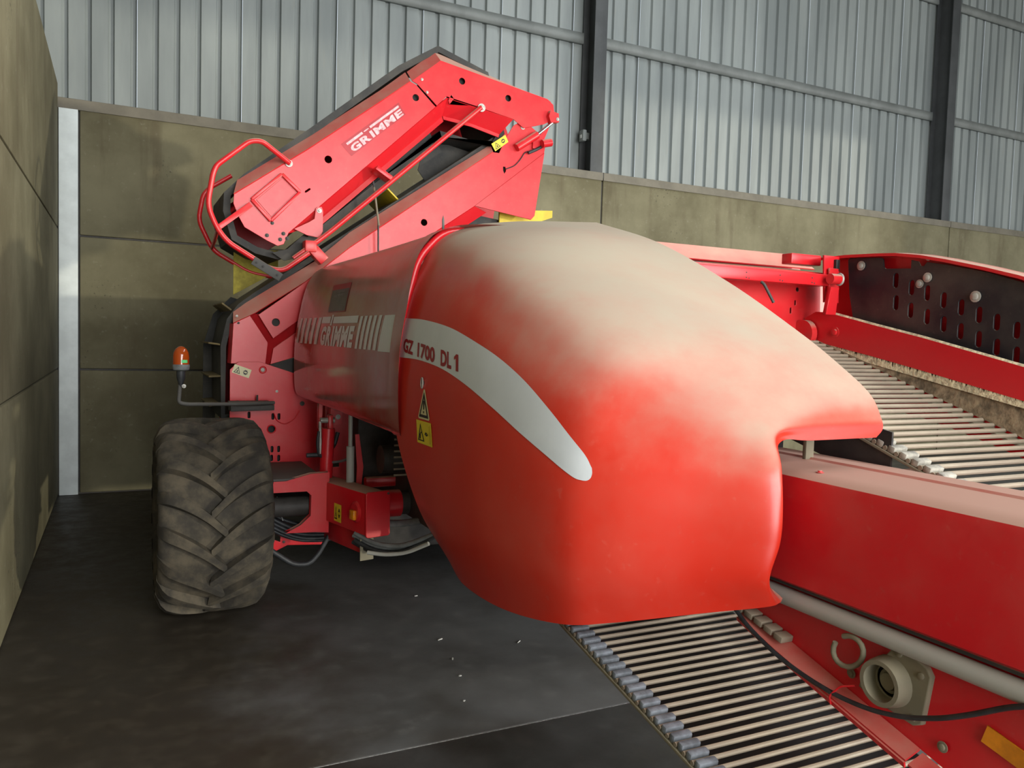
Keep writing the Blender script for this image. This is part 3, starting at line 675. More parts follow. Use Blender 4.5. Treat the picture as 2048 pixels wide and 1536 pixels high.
tube('sensor_cable', [(2.76, EY-.03, 3.01), (2.82, EY-.03, 3.04), (2.87, EY-.03, 3.07)], .012, 'hose', trough, 8, .02)
tube('guide_wire', [(1.560, EY-.05, 2.66), (1.575, EY-.05, 2.55), (1.598, EY-.06, 2.40), (1.607, EY-.05, 2.10)], .006, 'hose', trough, 8, .04)
tube('guide_wire', [(1.566, EY-.052, 2.62), (1.583, EY-.056, 2.50), (1.602, EY-.062, 2.36)], .0075, 'cast_dusty', trough, 8, .04)
# guard hoops at the discharge end
G1 = [(.990,2.712),(.798,2.810),(.725,2.800),(.530,2.625),(.510,2.572),(.478,2.372),(.535,2.238),(.600,2.155),(.86,2.003),(.945,2.000),(1.105,2.125)]
tube('guard_hoop', [(x*1.005, 5.36 + (.10 if k == 0 else 0), z+.005) for k, (x, z) in enumerate(G1)], .017, 'red_steel', head, 12, .07)
G2 = [(.700,2.700),(.560,2.602),(.515,2.546),(.484,2.369),(.58,2.168),(.835,2.026),(1.03,2.000)]
tube('guard_hoop', [(x, 6.05, z) for x, z in G2], .016, 'red_steel', head, 12, .06)
tube('hoop_tie', [(.545, 5.37, 2.235), (.56, 5.7, 2.20), (.575, 6.05, 2.18)], .012, 'red_steel', head, 8, 0)
P0, P1 = Vector((.755, EY-.045, 2.425)), Vector((.545, EY-.11, 2.245)); d = (P1-P0).normalized()
obox('hoop_bracket', (P0+P1)/2, d, Vector((0, 1, 0)), d.cross(Vector((0, 1, 0))), ((P1-P0).length, .008, .034), 'red_steel', head, .003)
P0, P1 = Vector((.755, 5.34, 2.055)), Vector((.93, 5.34, 1.955)); d = (P1-P0).normalized()
obox('hoop_bracket', (P0+P1)/2, d, Vector((0, 1, 0)), d.cross(Vector((0, 1, 0))), ((P1-P0).length, .008, .055), 'beam_dusty', head, .004)
for t_ in (.12, .35, .85): p = P0.lerp(P1, t_); bolt((p.x, 5.333, p.z), .009, head, mat='dark_steel')

# ================================================================ beacon on its arm
bc = lathe_me((.326, 5.2, 1.352), (0, 0, 1), [(0, .030), (.008, .046), (.030, .050), (.040, .047)], 24)
bcn = link('beacon_lamp', bc, 'hose_grey', HV); bcn['label'] = 'amber beacon lamp on a black arm'
link('beacon_dome', lathe_me((.326, 5.2, 1.390), (0, 0, 1), [(0, .046), (.05, .046), (.075, .042), (.095, .032), (.108, .016), (.112, .001)], 28), 'amber_glass', bcn, smooth=True)
strip('beacon_sticker', [(.326+.0468*math.sin(a), 5.2-.0468*math.cos(a), 1.402) for a in (0, .3, .6, .8)], [(.326+.0468*math.sin(a), 5.2-.0468*math.cos(a), 1.420) for a in (0, .3, .6, .8)], 'green_label', bcn, 0)
link('beacon_stem', lathe_me((.326, 5.2, 1.255), (0, 0, 1), [(0, .012), (.03, .016), (.05, .024), (.098, .026)], 16), 'hose', bcn)
tube('beacon_arm', [(.322, 5.2, 1.27), (.314, 5.2, 1.160), (.36, 5.2, 1.150), (.66, 5.25, 1.145), (.90, 5.36, 1.142)], .012, 'beam_dusty', bcn, 8, .02)
bolt((.342, 5.18, 1.262), .012, bcn)
arm = obox('arm_channel', (.765, 5.40, 1.108), (1, .05, .01), (-.05, 1, 0), (0, 0, 1), (.275, .09, .036), 'dark_steel', bcn, .004)
box('arm_channel', (.62, 5.36, 1.126), (.875, 5.43, 1.152), 'beam_dusty', bcn, .004)
for x in (.80, .68): cyl('arm_stud', (x, 5.40, 1.15), (x, 5.40, 1.19 if x > .7 else 1.155), .006, 'dark_steel', bcn, seg=8)

# ================================================================ wheel
WC = Vector((.463, 4.86, .548)); RO = .525; HW = .292
prof_t = [(-.20, .30), (-.235, .33), (-.275, .38), (-.290, .42), (-.284, .458), (-.252, .485), (-.18, .499), (0, .507), (.18, .499), (.252, .485), (.284, .458), (.290, .42), (.275, .38), (.235, .33), (.20, .30)]
dense = [(p.x, p.y) for p in catmull([(a, b_, 0) for a, b_ in prof_t], 3)]
tyre = link('wheel', lathe_me(WC, (1, 0, 0), dense, 72), 'tyre_rubber', HV, origin=WC)
tyre['label'] = 'wide dusty tyre with chevron lugs'
def tread_r(x):
    ax = abs(x)
    for (a, ra), (b_, rb) in zip(prof_t[7:], prof_t[8:]):
        if ax <= b_: return ra + (rb-ra)*(ax-a)/(b_-a)
    return .43
def lug_me(side):
    """one curved bar, from the centre line out over the shoulder"""
    bm = bmesh.new(); secs = []; n = 12
    for i in range(n+1):
        t = i/n; x = side*(-.025 + t*.318); ang = .42*(t**.75) + .02*math.sin(math.pi*t)
        wdt = (.025 + .015*t) if t < .95 else .036
        r = tread_r(min(abs(x), .289)) - .014; h = .054 + .010*math.sin(math.pi*min(1, t*1.05))
        if t > .85: h -= (t-.85)*.16
        sec = []
        for da, hh in ((-wdt-.012, 0), (-wdt, h), (wdt, h), (wdt+.012, 0)):
            a = ang + da/.53*.85; rr = r + hh
            xx_ = x + (-.015*side if (hh and i == 0) else 0)
            sec.append(bm.verts.new((xx_, -rr*math.cos(a), rr*math.sin(a))))
        secs.append(sec)
    for s0, s1 in zip(secs, secs[1:]):
        for k in range(3): bm.faces.new((s0[k], s0[k+1], s1[k+1], s1[k]))
    bm.faces.new(secs[0]); bm.faces.new(secs[-1][::-1])
    es = [e for e in bm.edges if len(e.link_faces) == 2 and e.calc_face_angle(0) > .6]
    bmesh.ops.bevel(bm, geom=es, offset=.005, segments=2, profile=.5, affect='EDGES')
    return bm_mesh(bm, 'lug', 40)
NL = 17
for side in (-1, 1):
    src = None
    for k in range(NL):
        a = 2*math.pi*(k + (.5 if side > 0 else 0))/NL
        if src is None:
            src = link('tread_lug', lug_me(side), 'tyre_rubber', tyre, origin=(0, 0, 0)); src.location = (0, 0, 0); ORG[src] = WC.copy(); src.rotation_euler = (a, 0, 0)
        else: copy_at(src, WC, tyre, (a, 0, 0))
link('wheel_rim', lathe_me(WC - Vector((.2, 0, 0)), (1, 0, 0), [(0, .305), (.02, .29), (.06, .27), (.20, .26), (.25, .10), (.34, .08), (.36, .26), (.38, .29), (.40, .305)], 40), 'red_steel', tyre)
# carrying wheel on the hidden side of the machine, so that it stands
w2c = WC + Vector((2.5, 0, 0))
t2 = copy_at(tyre, w2c, HV)
for ch in list(tyre.children):
    c2 = ch.copy(); COL.objects.link(c2); c2.parent = t2; ORG[c2] = ORG[ch] + Vector((2.5, 0, 0))

# ================================================================ axle and running gear
lip = tube('seam_lip', [(x+.008, 3.208, z+(.006 if z > 2 else 0)) for x, z in prof[1:8]], .017, 'red_clean', body, 8, .06)
axle = plate('axle_arm', [[(0.762,0.723),(0.762,0.722),(0.875,0.723),(1.021,0.76),(1.129,0.764),(1.129,0.405),(1.054,0.414),(0.894,0.419),(0.923,0.433),(0.967,0.454),(1.028,0.51),(1.03,0.635),(1.002,0.664),(0.762,0.664)]], XZ(4.80), 'red_steel', HV, .05, .004)
axle['label'] = 'red axle arm carrying the wheel'
box('arm_shelf', (.762, 4.79, .724), (1.10, 5.44, .738), 'beam_dusty', axle, .003)
plate('axle_bracket', [(.762,.30),(.798,.262),(.859,.222),(.951,.262),(1.172,.247),(1.172,.268),(.905,.365),(.905,.285),(.80,.33)], XZ(5.1), 'red_clean', axle, .02)
bolt((.925, 5.085, .285), .009, axle, mat='dark_steel')
cyl('axle_stub', (.60, 4.90, .548), (1.15, 4.90, .548), .06, 'dark_steel', axle, seg=24)
cyl('axle_tube', (.9, 5.3, .50), (2.75, 5.3, .50), .07, 'dark_steel', axle, seg=20)
cyl('axle_stub', (2.5, 4.86, .548), (2.8, 4.86, .548), .07, 'dark_steel', axle, seg=24)
box('axle_stub', (2.45, 4.80, .48), (2.60, 5.36, .62), 'dark_steel', axle, .01)
# drawn-out frame rail: box section closed by a pressed end plate
A0, A1 = Vector((1.292, 4.305, .603)), Vector((1.135, 5.02, .585))
d = (A0-A1).normalized(); up = Vector((0, 0, 1)); sd = d.cross(up).normalized(); up2 = sd.cross(d)
rail = obox('frame_rail', (A0+A1)/2, d, sd, up2, ((A0-A1).length, .140, .240), 'red_steel', HV, .010)
rail['label'] = 'red box-section frame rail with a marker lamp'
ep = flat_me([[(x*.076, y*.128) for x, y in [(math.copysign(1-.22+.22*abs(math.cos(t)), math.cos(t)), math.copysign(1-.13+.13*abs(math.sin(t)), math.sin(t))) for t in (2*math.pi*(k+.5)/24 for k in range(24))]]], .012, .003)
ep.transform(frame(A0 + d*.008, sd, up2)); link('end_plate', ep, 'red_clean', rail)
bolt(A0 + d*.016 - sd*.062 + up2*.112, .007, rail, mat='dark_steel')
m0 = Vector((1.209, 4.405, .600))
link('marker_lamp', lathe_me(m0, (-.977, -.2, 0), [(0, .062), (.012, .062), (.022, .050)], 24), 'red_clean', rail)
obox('marker_lens', m0 + Vector((-.030, -.005, -.015)), (.2, -.977, 0), (.977, .2, 0), (0, 0, 1), (.055, .02, .055), 'orange_reflector', rail, .006)
warn_label([(1.138, 4.665, .500), (1.158, 4.575, .500), (1.158, 4.575, .605), (1.138, 4.665, .605)], rail, 'label_yellow', (-1, -.2, 0))
sk = obox('rail_skirt', (1.205, 4.70, .41), d, sd, up2, (.62, .012, .15), 'red_steel', rail, .002)
obox('rail_skirt', (1.262, 4.395, .395), sd, d, up2, (.085, .006, .15), 'cast_dusty', rail, .002)
cyl('cross_tube', (1.36, 4.55, .605), (1.50, 4.55, .605), .080, 'red_clean', HV, seg=24, bev=.012)
cyl('cross_tube', (1.50, 4.55, .605), (2.75, 4.55, .605), .070, 'dark_steel', HV, seg=24)
# height ram
ram = cyl('height_ram', (1.150, 4.95, .70), (1.162, 4.95, 1.015), .041, 'red_clean', HV, seg=20, bev=.004)
plate('ram_clevis', [(1.105,1.01),(1.125,1.01),(1.130,1.155),(1.178,1.155),(1.178,1.03),(1.198,1.03),(1.205,1.18),(1.105,1.19)], XZ(4.99), 'red_steel', ram, .05)
obox('ram_eye', (1.172, 4.95, 1.045), (0, 1, 0), (1, 0, 0), (0, 0, 1), (.05, .03, .11), 'red_steel', ram, .008)
cyl('ram_pin', (1.110, 4.95, 1.065), (1.200, 4.95, 1.065), .017, 'zinc', ram, seg=14)
plate('pin_lug', [(1.205,1.20),(1.265,1.17),(1.265,1.03),(1.210,1.03)], XZ(5.03), 'red_steel', ram, .02); bolt((1.238, 5.018, 1.078), .016, ram)
tube('ram_hose', [(1.10, 4.93, 1.00), (1.09, 4.93, .93), (1.10, 4.93, .86), (1.12, 4.94, .84)], .010, 'hose', ram, 8, .03)
tube('ram_fitting', [(1.105, 4.93, 1.06), (1.11, 4.93, .94), (1.108, 4.93, .86)], .009, 'zinc', ram, 8, .0)
tube('ram_fitting', [(1.03, 4.95, .85), (1.115, 4.95, .85)], .014, 'hose', ram, 8, .0)
tube('ram_hose', [(1.16, 4.95, .80), (1.22, 4.90, .81), (1.25, 4.80, .84), (1.26, 4.72, .90)], .008, 'hose_grey', ram, 8, .04)
tube('ram_hose', [(1.24, 5.02, .98), (1.22, 5.02, .90), (1.18, 5.0, .86)], .013, 'hose', ram, 8, .04)
bp = plate('bulkhead_plate', [[(1.18,1.20),(1.36,1.20),(1.36,.60),(1.18,.60)], [(1.20,.742),(1.275,.742),(1.275,.77),(1.20,.77)]], XZ(5.12), 'red_steel', HV, .01)
pp = cyl('standing_pipe', (1.246, 4.72, .70), (1.243, 4.72, .93), .024, 'pipe_grey', HV, seg=16); cyl('pipe_stem', (1.243, 4.72, .92), (1.240, 4.72, 1.20), .013, 'pipe_grey', pp, seg=12)
plate('pipe_strap', [(1.285,.62),(1.315,.62),(1.33,.80),(1.30,1.0),(1.275,1.0),(1.29,.80)], XZ(4.74), 'red_steel', pp, .01)
# hoses slung along the axle and under the frame rail
def hose(pts, r, mat='hose'): return tube('hydraulic_hose', pts, r, mat, axle, 8, .08)
for k, (dx, dz, dy) in enumerate(((0, 0, 0), (.0, -.026, .01), (.005, -.050, .0), (.0, .022, .04), (.0, -.072, .02))):
    hose([(.66, 5.0+dy, .545+dz), (.78, 4.98+dy, .500+dz), (.885, 4.96+dy, .432+dz), (1.00, 4.95+dy, .378+dz+.003*k), (1.16, 4.95+dy, .362+dz*.8), (1.30, 4.90+dy, .38+dz*.5)], .013)
hose([(.76, 4.9, .33), (.811, 4.9, .291), (.95, 4.9, .188), (1.045, 4.9, .182), (1.10, 4.9, .235), (1.165, 4.9, .35)], .016)
for k, (dz, dy) in enumerate(((0, 0), (-.02, .03), (-.042, .0), (-.06, .04))):
    hose([(1.20, 4.42+dy, .475+dz), (1.29, 4.30+dy, .430+dz), (1.40, 4.20+dy, .432+dz*.9), (1.50, 4.12+dy, .487+dz*.6), (1.60, 4.02, .56)], .014, 'hose_grey' if k < 2 else 'hose')
hose([(1.24, 4.3, .39), (1.32, 4.25, .382), (1.42, 4.18, .40), (1.52, 4.08, .47)], .012, 'pipe_grey')
hose([(1.36, 4.5, .505), (1.48, 4.45, .50), (1.60, 4.3, .55)], .022, 'hose_grey')
tube('steel_clip', [(.74, 4.95, .392), (.83, 4.95, .392)], .009, 'chrome', axle, 8, 0)
tube('brake_wire', [(.86, 4.97, .60), (.875, 4.97, .52), (.895, 4.96, .45)], .003, 'pipe_grey', axle, 6, .02)
# dark body of the machine behind the hood, with the roller seen through the gap
bodybox = box('main_frame', (1.55, 3.3, .52), (2.70, 5.3, 2.05), 'dark_steel', HV, .02)
bodybox['label'] = 'dark inner frame under the hood'
box('sun_blocker', (1.50, 5.34, .10), (3.1, 7.6, 1.92), 'dark_steel', bodybox, .03)  # unseen box added behind the hood to keep low sun off the walls
box('frame_sill', (1.36, 4.78, .66), (2.6, 4.84, .72), 'red_steel', bodybox, .01)
box('frame_sill', (1.35, 4.95, .70), (1.60, 5.15, 1.9), 'dark_steel', bodybox, .01)
rl = cyl('web_roller', (1.40, 4.62, .86), (1.60, 4.62, .86), .085, 'dark_steel', bodybox, seg=20, bev=.006)
for k in range(7): cyl('roller_bar', (1.43, 4.45, .79+.035*k), (1.60, 4.45, .79+.035*k), .006, 'rod_steel', bodybox, seg=6)
for x in (1.85, 2.62): box('chassis_rail', (x-.05, 1.9, .90), (x+.05, 3.4, 1.05), 'dark_steel', bodybox, .01)

# ================================================================ intake end: side beam, pipe, lower panel
BX = 1.64; YN = -1.6
bl = [(1.640,.962),(1.640,1.232),(1.648,1.250),(1.664,1.260),(1.70,1.266),(1.86,1.268),(1.866,1.274),(1.872,1.268),(2.02,1.262),(2.03,1.25),(2.03,1.235),(1.67,1.235),(1.67,.99),(1.70,.985),(1.70,.955),(1.652,.953)]
me = flat_me([bl], 2.1-YN, 0.); me.transform(frame((0, (2.1+YN)/2, 0), (1, 0, 0), (0, 0, 1))); me.transform(Matrix.Identity(4))
beam = link('side_beam', me, 'red_steel', HV); shade_auto(beam.data, 25); beam['label'] = 'long red side beam with a dusty top'
bolt((1.70, 1.56, 1.266), .010, beam, (0, 0, 1), 'red_steel')
tube('edge_trim', [(1.655, 2.0, .951), (1.655, YN, .943)], .006, 'rubber', beam, 8, 0)
pipe = cyl('grey_pipe', (1.662, 2.3, .914), (1.662, YN, .902), .0245, 'pipe_grey', HV, seg=20); pipe['label'] = 'grey steel pipe under the side beam'
low = plate('lower_panel', [[(2.6,1.02),(2.6,1.00),(1.82,.822),(1.635,.775),(1.457,.727),(1.274,.68),(1.178,.655),(.5,.47),(YN,.0+.12),(YN,.95),(2.0,.95)], circle(1.294,.800,.030)], YZ(1.70), 'red_steel', HV, .01)
low['label'] = 'dark red lower side panel above the digging web'
strip('panel_flange', [(1.695, 1.80, .815), (1.695, 1.635, .775), (1.695, 1.457, .727), (1.695, 1.215, .662)], [(1.645, 1.79, .800), (1.645, 1.635, .752), (1.645, 1.457, .707), (1.645, 1.215, .645)], 'red_clean', low, .006)
strip('panel_flange', [(1.695, 1.208, .660), (1.695, .5, .47)], [(1.645, 1.208, .643), (1.645, .5, .45)], 'red_clean', low, .006)
strip('panel_flange', [(1.645, 1.79, .800), (1.645, 1.635, .752), (1.645, 1.457, .707), (1.645, 1.215, .645)], [(1.648, 1.79, .790), (1.648, 1.635, .742), (1.648, 1.457, .695), (1.648, 1.215, .632)], 'red_clean', low, .005)
for p in ((1.415,.770), (1.156,.700)): bolt((1.69, p[0], p[1]), .013, low, (-1, 0, 0), 'cast_dusty')
# flange bearing
bx = 1.69
bq = [(1.385,.750),(1.345,.735),(1.228,.718),(1.205,.730),(1.188,.850),(1.200,.868),(1.262,.892),(1.288,.888),(1.378,.775)]
brg = plate('flange_bearing', [bq, circle(1.294,.800,.040)], YZ(bx), 'cast_dusty', HV, .02, .004); brg['label'] = 'dusty cast flange bearing'
link('bearing_ring', lathe_me((bx-.005, 1.294, .800), (-1, 0, 0), [(0, .062), (.035, .058), (.045, .055), (.045, .044), (.0, .042)], 28), 'cast_dusty', brg)
link('shaft_end', lathe_me((bx+.02, 1.294, .800), (-1, 0, 0), [(0, .043), (.008, .043), (.010, .030), (.030, .030), (.032, .022), (.040, .020)], 24), 'cast_dusty', brg)
for p in ((1.212,.845), (1.227,.738), (1.352,.760), (1.272,.875)): bolt((bx-.008, p[0], p[1]), .013, brg, (-1, 0, 0), 'cast_dusty')
tube('grease_ring', [(1.655, 1.400+.046*math.cos(t), .838+.040*math.sin(t)-.012*math.cos(t)) for t in (1.2+5.6*k/16 for k in range(17))], .007, 'cast_dusty', low, 8, 0)
bolt((1.668, 1.372, .895), .009, low, (-1, 0, 0))
tube('electric_cable', [(1.64, y, z) for y, z in ((1.83,.84),(1.798,.823),(1.743,.789),(1.632,.748),(1.522,.727),(1.406,.719),(1.302,.728),(1.208,.753),(1.123,.791),(1.056,.83),(.966,.889),(.85,.93))], .0062, 'hose', low, 8, .08)
tube('safety_clip', [(1.64, 1.432, .690), (1.635, 1.434, .712), (1.64, 1.405, .748), (1.65, 1.368, .763)], .0025, 'red_clean', low, 6, .01)
plate('reflector_strip', [(1.055,.798),(1.068,.756),(.90,.715),(.89,.757)], YZ(1.688), 'orange_reflector', low, .004)

# ================================================================ webs of steel rods
def web(name, label, x0, x1, y0, y1, pitch, zf, slope, r, bw, bmat, right_blocks):
    n = int((y1-y0)/pitch); rods = []
    an = math.atan(slope); ca, sa = math.cos(an), math.sin(an)
    z0 = zf(y0); ln = (y1-y0)/ca
    root = obox(name, ((x0+x1)/2*0+x0+bw*.5, (y0+y1)/2, (zf(y0)+zf(y1))/2 - .012), (1, 0, 0), (0, ca, sa), (0, -sa, ca), (bw, ln, .008), 'cast_dusty', HV, .001)
    root['label'] = label
    obox('web_belt', (x1-bw*.5, (y0+y1)/2, (zf(y0)+zf(y1))/2 - .012), (1, 0, 0), (0, ca, sa), (0, -sa, ca), (bw, ln, .008), 'cast_dusty', root, .001)
    src = blk = None
    for k in range(n):
        y = y0 + (k+.5)*pitch; p = ((x0+x1)/2, y, zf(y))
        if src is None: src = cyl('web_rod', (x0+.002, y, zf(y)), (x1-.002, y, zf(y)), r, 'rod_steel', root, seg=8)
        else: copy_at(src, p, root)
        yb = y + pitch*.5
        pb = (x0+bw*.5+.003, yb, zf(yb)+.004)
        if blk is None: blk = obox('belt_block', pb, (1, 0, 0), (0, ca, sa), (0, -sa, ca), (bw*1.0, pitch*.62, .022), bmat, root, .005)
        else: copy_at(blk, pb, root)
        if right_blocks and right_blocks[0] < y < right_blocks[1]: copy_at(blk, (x1-bw*.5, yb, zf(yb)+.004), root)
    return root
zlow = lambda y: .612 + (y-1.406)*.205
w1 = web('digging_web', 'digging web of steel rods between rubber belts', 1.205, 1.98, .55, 2.5, .0325, zlow, .205, .0062, .058, 'slate_rubber', None)
strip('web_shade', [(1.37, .5, zlow(.5)-.11), (1.37, 2.6, zlow(2.6)-.11)], [(1.95, .5, zlow(.5)-.11), (1.95, 2.6, zlow(2.6)-.11)], 'ink', w1, .006)  # black sheet standing in for the shade beneath the rods
cb = None
for k in range(5):
    y = 1.635 + .040*k; p = (1.672, y, .790 + (y-1.635)*.22)
    if cb is None: cb = obox('belt_joint', p, (1, 0, 0), (0, .98, .22), (0, -.22, .98), (.045, .032, .018), 'rod_steel', w1, .003)
    else: copy_at(cb, p, w1)
zup = lambda y: 1.318 + (y-1.66)*.345
w2 = web('sorting_web', 'sloping sorting web of pale steel rods', 2.045, 2.745, .70, 2.70, .0400, zup, .345, .0075, .060, 'pale_rubber', None)
# parts glimpsed beneath the sorting web
box('under_frame', (2.10, 1.0, .86), (2.60, 1.75, .95), 'red_steel', HV, .01)
for x, y, s_ in ((2.35, 1.85, .05), (2.28, 1.62, .05), (2.62, 1.50, .05)): box('yellow_bracket', (x, y, 1.08), (x+s_, y+.09, 1.13), 'yellow', HV, .005)
box('under_frame', (2.05, 2.0, .95), (2.75, 2.08, 1.15), 'red_steel', HV, .01)
# rubber flap and stop beside the web, seen below the hood nose
plate('rubber_flap', [(1.62,1.19),(2.30,1.36),(2.30,1.47),(1.62,1.36)], YZ(2.055), 'black_sheet', HV, .008)
box('stop_tab', (1.845, 1.75, 1.262), (1.878, 1.765, 1.40), 'cast_dusty', HV, .003)
plate('inner_guard', [(1.62,1.25),(2.02,1.25),(2.02,1.50),(1.62,1.50)], XZ(2.02), 'black_sheet', HV, .006)

# ================================================================ far side of the intake
rimc = [(2.62,2.010),(2.486,2.011),(2.334,2.005),(2.239,1.999),(2.126,1.982),(2.019,1.958),(1.861,1.917),(1.737,1.881),(1.5,1.80),(1.2,1.67),(.8,1.48)]
slots_c = [(2.248,1.885),(2.242,1.795),(2.174,1.853),(2.173,1.763),(2.104,1.829),(2.099,1.737),(2.033,1.799),(2.027,1.708),(1.96,1.77),(1.957,1.681),(1.889,1.741),(1.885,1.652),(1.821,1.714),(1.816,1.625),(1.748,1.685),(1.744,1.598)]
slots_c += [(a-.145, c-.057) for a, c in slots_c[-2:]] + [(a-.073, c-.029) for a, c in slots_c[-2:]]
sp = plate('slotted_panel', [[(2.492,1.986),(2.480,1.994),(2.325,1.983),(2.314,1.978),(2.308,1.943),(2.300,1.936),(2.182,1.929),(2.182,1.963),(2.150,1.955),(2.140,1.936),(2.126,1.934),(2.112,1.950),(2.018,1.931),(1.86,1.893),(1.735,1.851),(1.2,1.64),(.8,1.45),(.8,1.20),(1.716,1.535),(2.416,1.715),(2.445,1.715),(2.475,1.835)]] + [slot(a, c, .0115, .030) for a, c in slots_c], YZ(2.82), 'black_sheet', HV, .008)
sp['label'] = 'black side panel with two rows of slots'
for a, c, r in ((2.419,1.956,.020),(2.137,1.866,.017),(2.104,1.889,.019),(1.904,1.808,.021)): bolt((2.814, a, c), r, sp, (-1, 0, 0))
bolt((2.83, 2.118, 1.965), .010, sp, (-1, 0, 0))
outer = strip('outer_wall', [(2.865, a, c) for a, c in rimc], [(2.90, a, c-.65) for a, c in rimc], 'red_clean', HV, .01)
strip('rolled_rim', [(2.79, a, c-.006) for a, c in rimc], [(2.87, a, c) for a, c in rimc], 'red_steel', outer, .012)
sb = strip('side_board', [(2.745, a, c) for a, c in ((2.64,1.735),(2.58,1.762),(2.515,1.757),(2.281,1.703),(2.053,1.653),(1.851,1.604),(1.675,1.561),(1.2,1.44),(.8,1.34))],
           [(2.745, a, c) for a, c in ((2.64,1.64),(2.572,1.630),(2.51,1.620),(2.281,1.577),(2.053,1.530),(1.851,1.486),(1.667,1.446),(1.2,1.33),(.8,1.23))], 'red_clean', HV, .008)
sb['label'] = 'red side board along the sorting web'
tube('board_edge', [(2.748, a, c) for a, c in ((2.515,1.757),(2.281,1.703),(2.053,1.653),(1.851,1.604),(1.675,1.561),(1.2,1.44),(.8,1.34))], .008, 'stubble', sb, 6, 0)
bolt((2.738, 2.47, 1.672), .022, sb, (-1, 0, 0), 'red_steel')
strip('rubber_strip', [(2.752, a, c) for a, c in ((2.64,1.645),(2.398,1.604),(2.155,1.557),(1.94,1.51),(1.667,1.451),(.8,1.24))], [(2.735, a, zup(a)+.004) for a in (2.64,2.398,2.155,1.94,1.667,.8)], 'dirt', sb, .006)
# dusty fringe caught along the foot of the board
fr = []
bm = bmesh.new(); y = 2.56
while y > 1.0:
    zb = 1.630 - (2.572-y)*.204 - .012
    h = random.uniform(.008, .038)*(1.6 if random.random() < .12 else 1); dy = random.uniform(-.006, .006); wd = random.uniform(.004, .008)
    q = [bm.verts.new((2.739, y-wd, zb-.012)), bm.verts.new((2.739, y+wd, zb-.012)), bm.verts.new((2.7385, y+dy, zb+h))]
    bm.faces.new(q); y -= random.uniform(.0018, .0042)
me = bpy.data.meshes.new('fringe'); bm.to_mesh(me); bm.free()
fo = link('straw_fringe', me, 'stubble', sb); fo['kind'] = 'stuff'
# cross beams, strut and plates behind the hood
cbm = plate('cross_beam', [(1.80,2.02),(2.94,2.035),(2.95,2.02),(2.99,1.982),(1.80,1.982)], XZ(2.93), 'red_steel', HV, .006); cbm['label'] = 'dusty red cross beam behind the hood'
strip('beam_top', [(1.80, 2.85, 1.982), (3.00, 2.85, 1.982)], [(1.80, 2.91, 2.048), (2.95, 2.91, 2.050)], 'red_steel', cbm, .006)
b2 = box('cross_beam', (2.02, 2.50, 1.868), (2.722, 2.56, 1.918), 'red_clean', HV, .004)
for x in (2.26, 2.44, 2.62):
    for dx, dz in ((0, 0), (0, -.02), (.014, -.022)): bolt((x+dx, 2.499, 1.898+dz), .003, b2, mat='dark_steel')
plate('rear_plate', [[(1.9,1.90),(2.87,1.89),(2.87,1.50),(1.9,1.45)], circle(2.70,1.86,.010), slot(2.69,1.80,.005,.012), slot(2.665,1.765,.005,.014)], XZ(2.66), 'red_steel', HV, .008)
box('shade_sheet', (2.02, 2.57, 1.922), (2.78, 2.84, 1.932), 'red_steel', HV, .002)  # sheet added to keep sun and overhead light off the rear plate
plate('hole_backing', [(1.9,1.90),(2.87,1.89),(2.87,1.55),(1.9,1.45)], XZ(2.70), 'rubber', HV, .004)  # dark sheet added to keep the rear plate's holes dark
box('rear_bar', (2.0, 2.63, 1.79), (2.38, 2.655, 1.825), 'beam_dusty', HV, .004)
plate('strut', [(2.690,1.862),(2.738,1.862),(2.725,1.745),(2.668,1.745)], XZ(2.47), 'red_clean', HV, .02)
cyl('strut_pin', (2.675, 2.455, 1.895), (2.735, 2.455, 1.895), .022, 'red_steel', HV, seg=18, bev=.005)
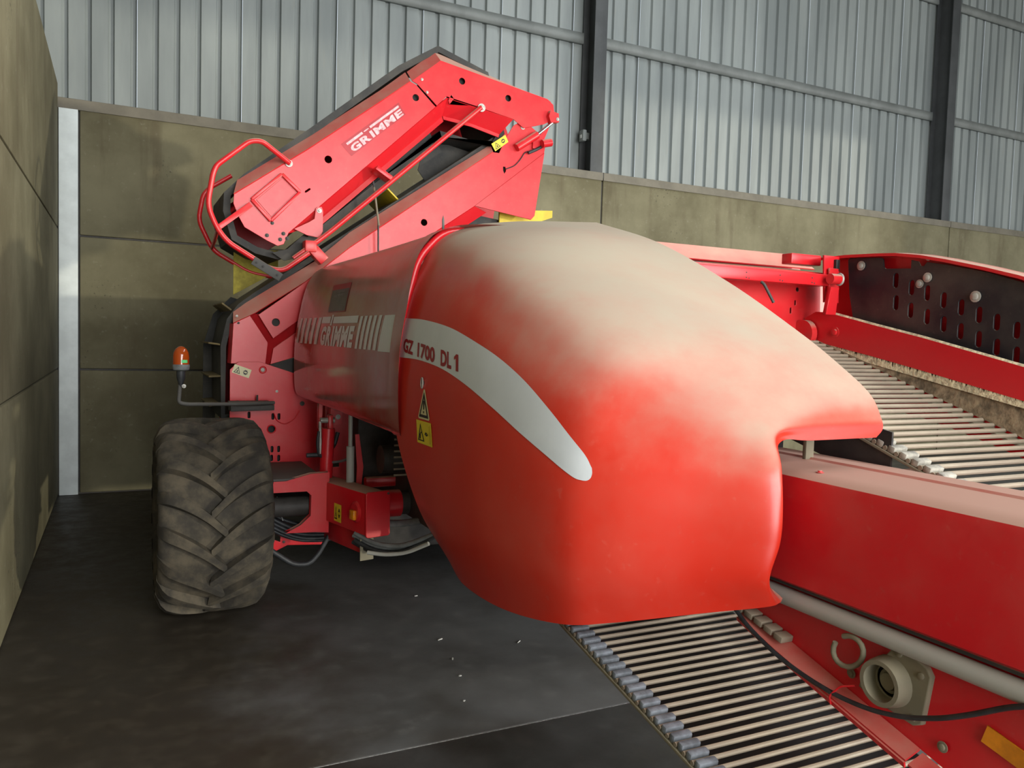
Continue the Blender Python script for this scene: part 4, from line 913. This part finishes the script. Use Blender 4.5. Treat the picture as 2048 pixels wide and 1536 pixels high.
tube('pin_ring', [(2.73, 2.455+.020*math.cos(t), 1.895+.022*math.sin(t)) for t in (2*math.pi*k/14 for k in range(15))], .006, 'zinc', HV, 8, 0)
plate('hinge_plate', [(2.70,2.0),(2.79,2.0),(2.80,1.80),(2.715,1.80)], XZ(2.52), 'red_clean', HV, .01)
plate('hinge_plate', [(2.715,1.945),(2.768,1.945),(2.768,1.855),(2.715,1.855)], XZ(2.50), 'red_steel', HV, .01); bolt((2.750, 2.494, 1.905), .014, HV)
box('hinge_block', (2.60, 2.60, 1.965), (2.775, 2.66, 2.01), 'red_clean', HV, .004); box('hinge_block', (2.758, 2.50, 1.935), (2.78, 2.53, 1.985), 'ink', HV, .003)
tube('lever_rod', [(2.292, 2.45, 1.86), (2.30, 2.44, 1.85), (2.335, 2.42, 1.778)], .006, 'dark_steel', HV, 8, .01)
lathe = link('roller_end', lathe_me((2.70, 2.62, 1.665), (1, 0, 0), [(0, .06), (.03, .06)], 24), 'red_steel', HV)
plate('dip_rod', [(1.225,2.055),(1.236,2.055),(1.234,2.10),(1.229,2.118),(1.224,2.10)], XZ(3.22), 'beam_dusty', HV, .006)

# ================================================================ litter on the floor
def chip(x, y, sx, sy, label, ang, cat='scrap'):
    me = flat_me([[(-sx, -sy*.6), (sx*.7, -sy), (sx, sy*.5), (-sx*.3, sy), (-sx*.9, sy*.4)]], .004, .001)
    me.transform(Matrix.Translation((x, y, .002)) @ Matrix.Rotation(ang, 4, 'Z'))
    return tag(link('floor_scrap', me, 'white_chip', None), label, cat, 'bits lying on the floor')
for x, y, a, c, an, lb in ((1.643,4.613,.012,.006,.3,'small white flake on the dark floor close to the hanging hoses'),
        (1.526,3.889,.018,.006,.5,'largest pale flake on the dark floor below the hood'),
        (1.901,3.703,.02,.002,.7,'thin pale straw sliver on the dark floor below the hood'),
        (1.491,3.624,.012,.004,1.2,'narrow pale chip on the floor between the largest flake and the joint'),
        (1.449,3.424,.008,.006,.2,'tiny pale crumb on the dark floor near the sawn joint'),
        (1.366,3.174,.007,.005,.9,'tiny pale crumb on the dark floor near the sawn joint')):
    chip(x, y, a, c, lb, an)
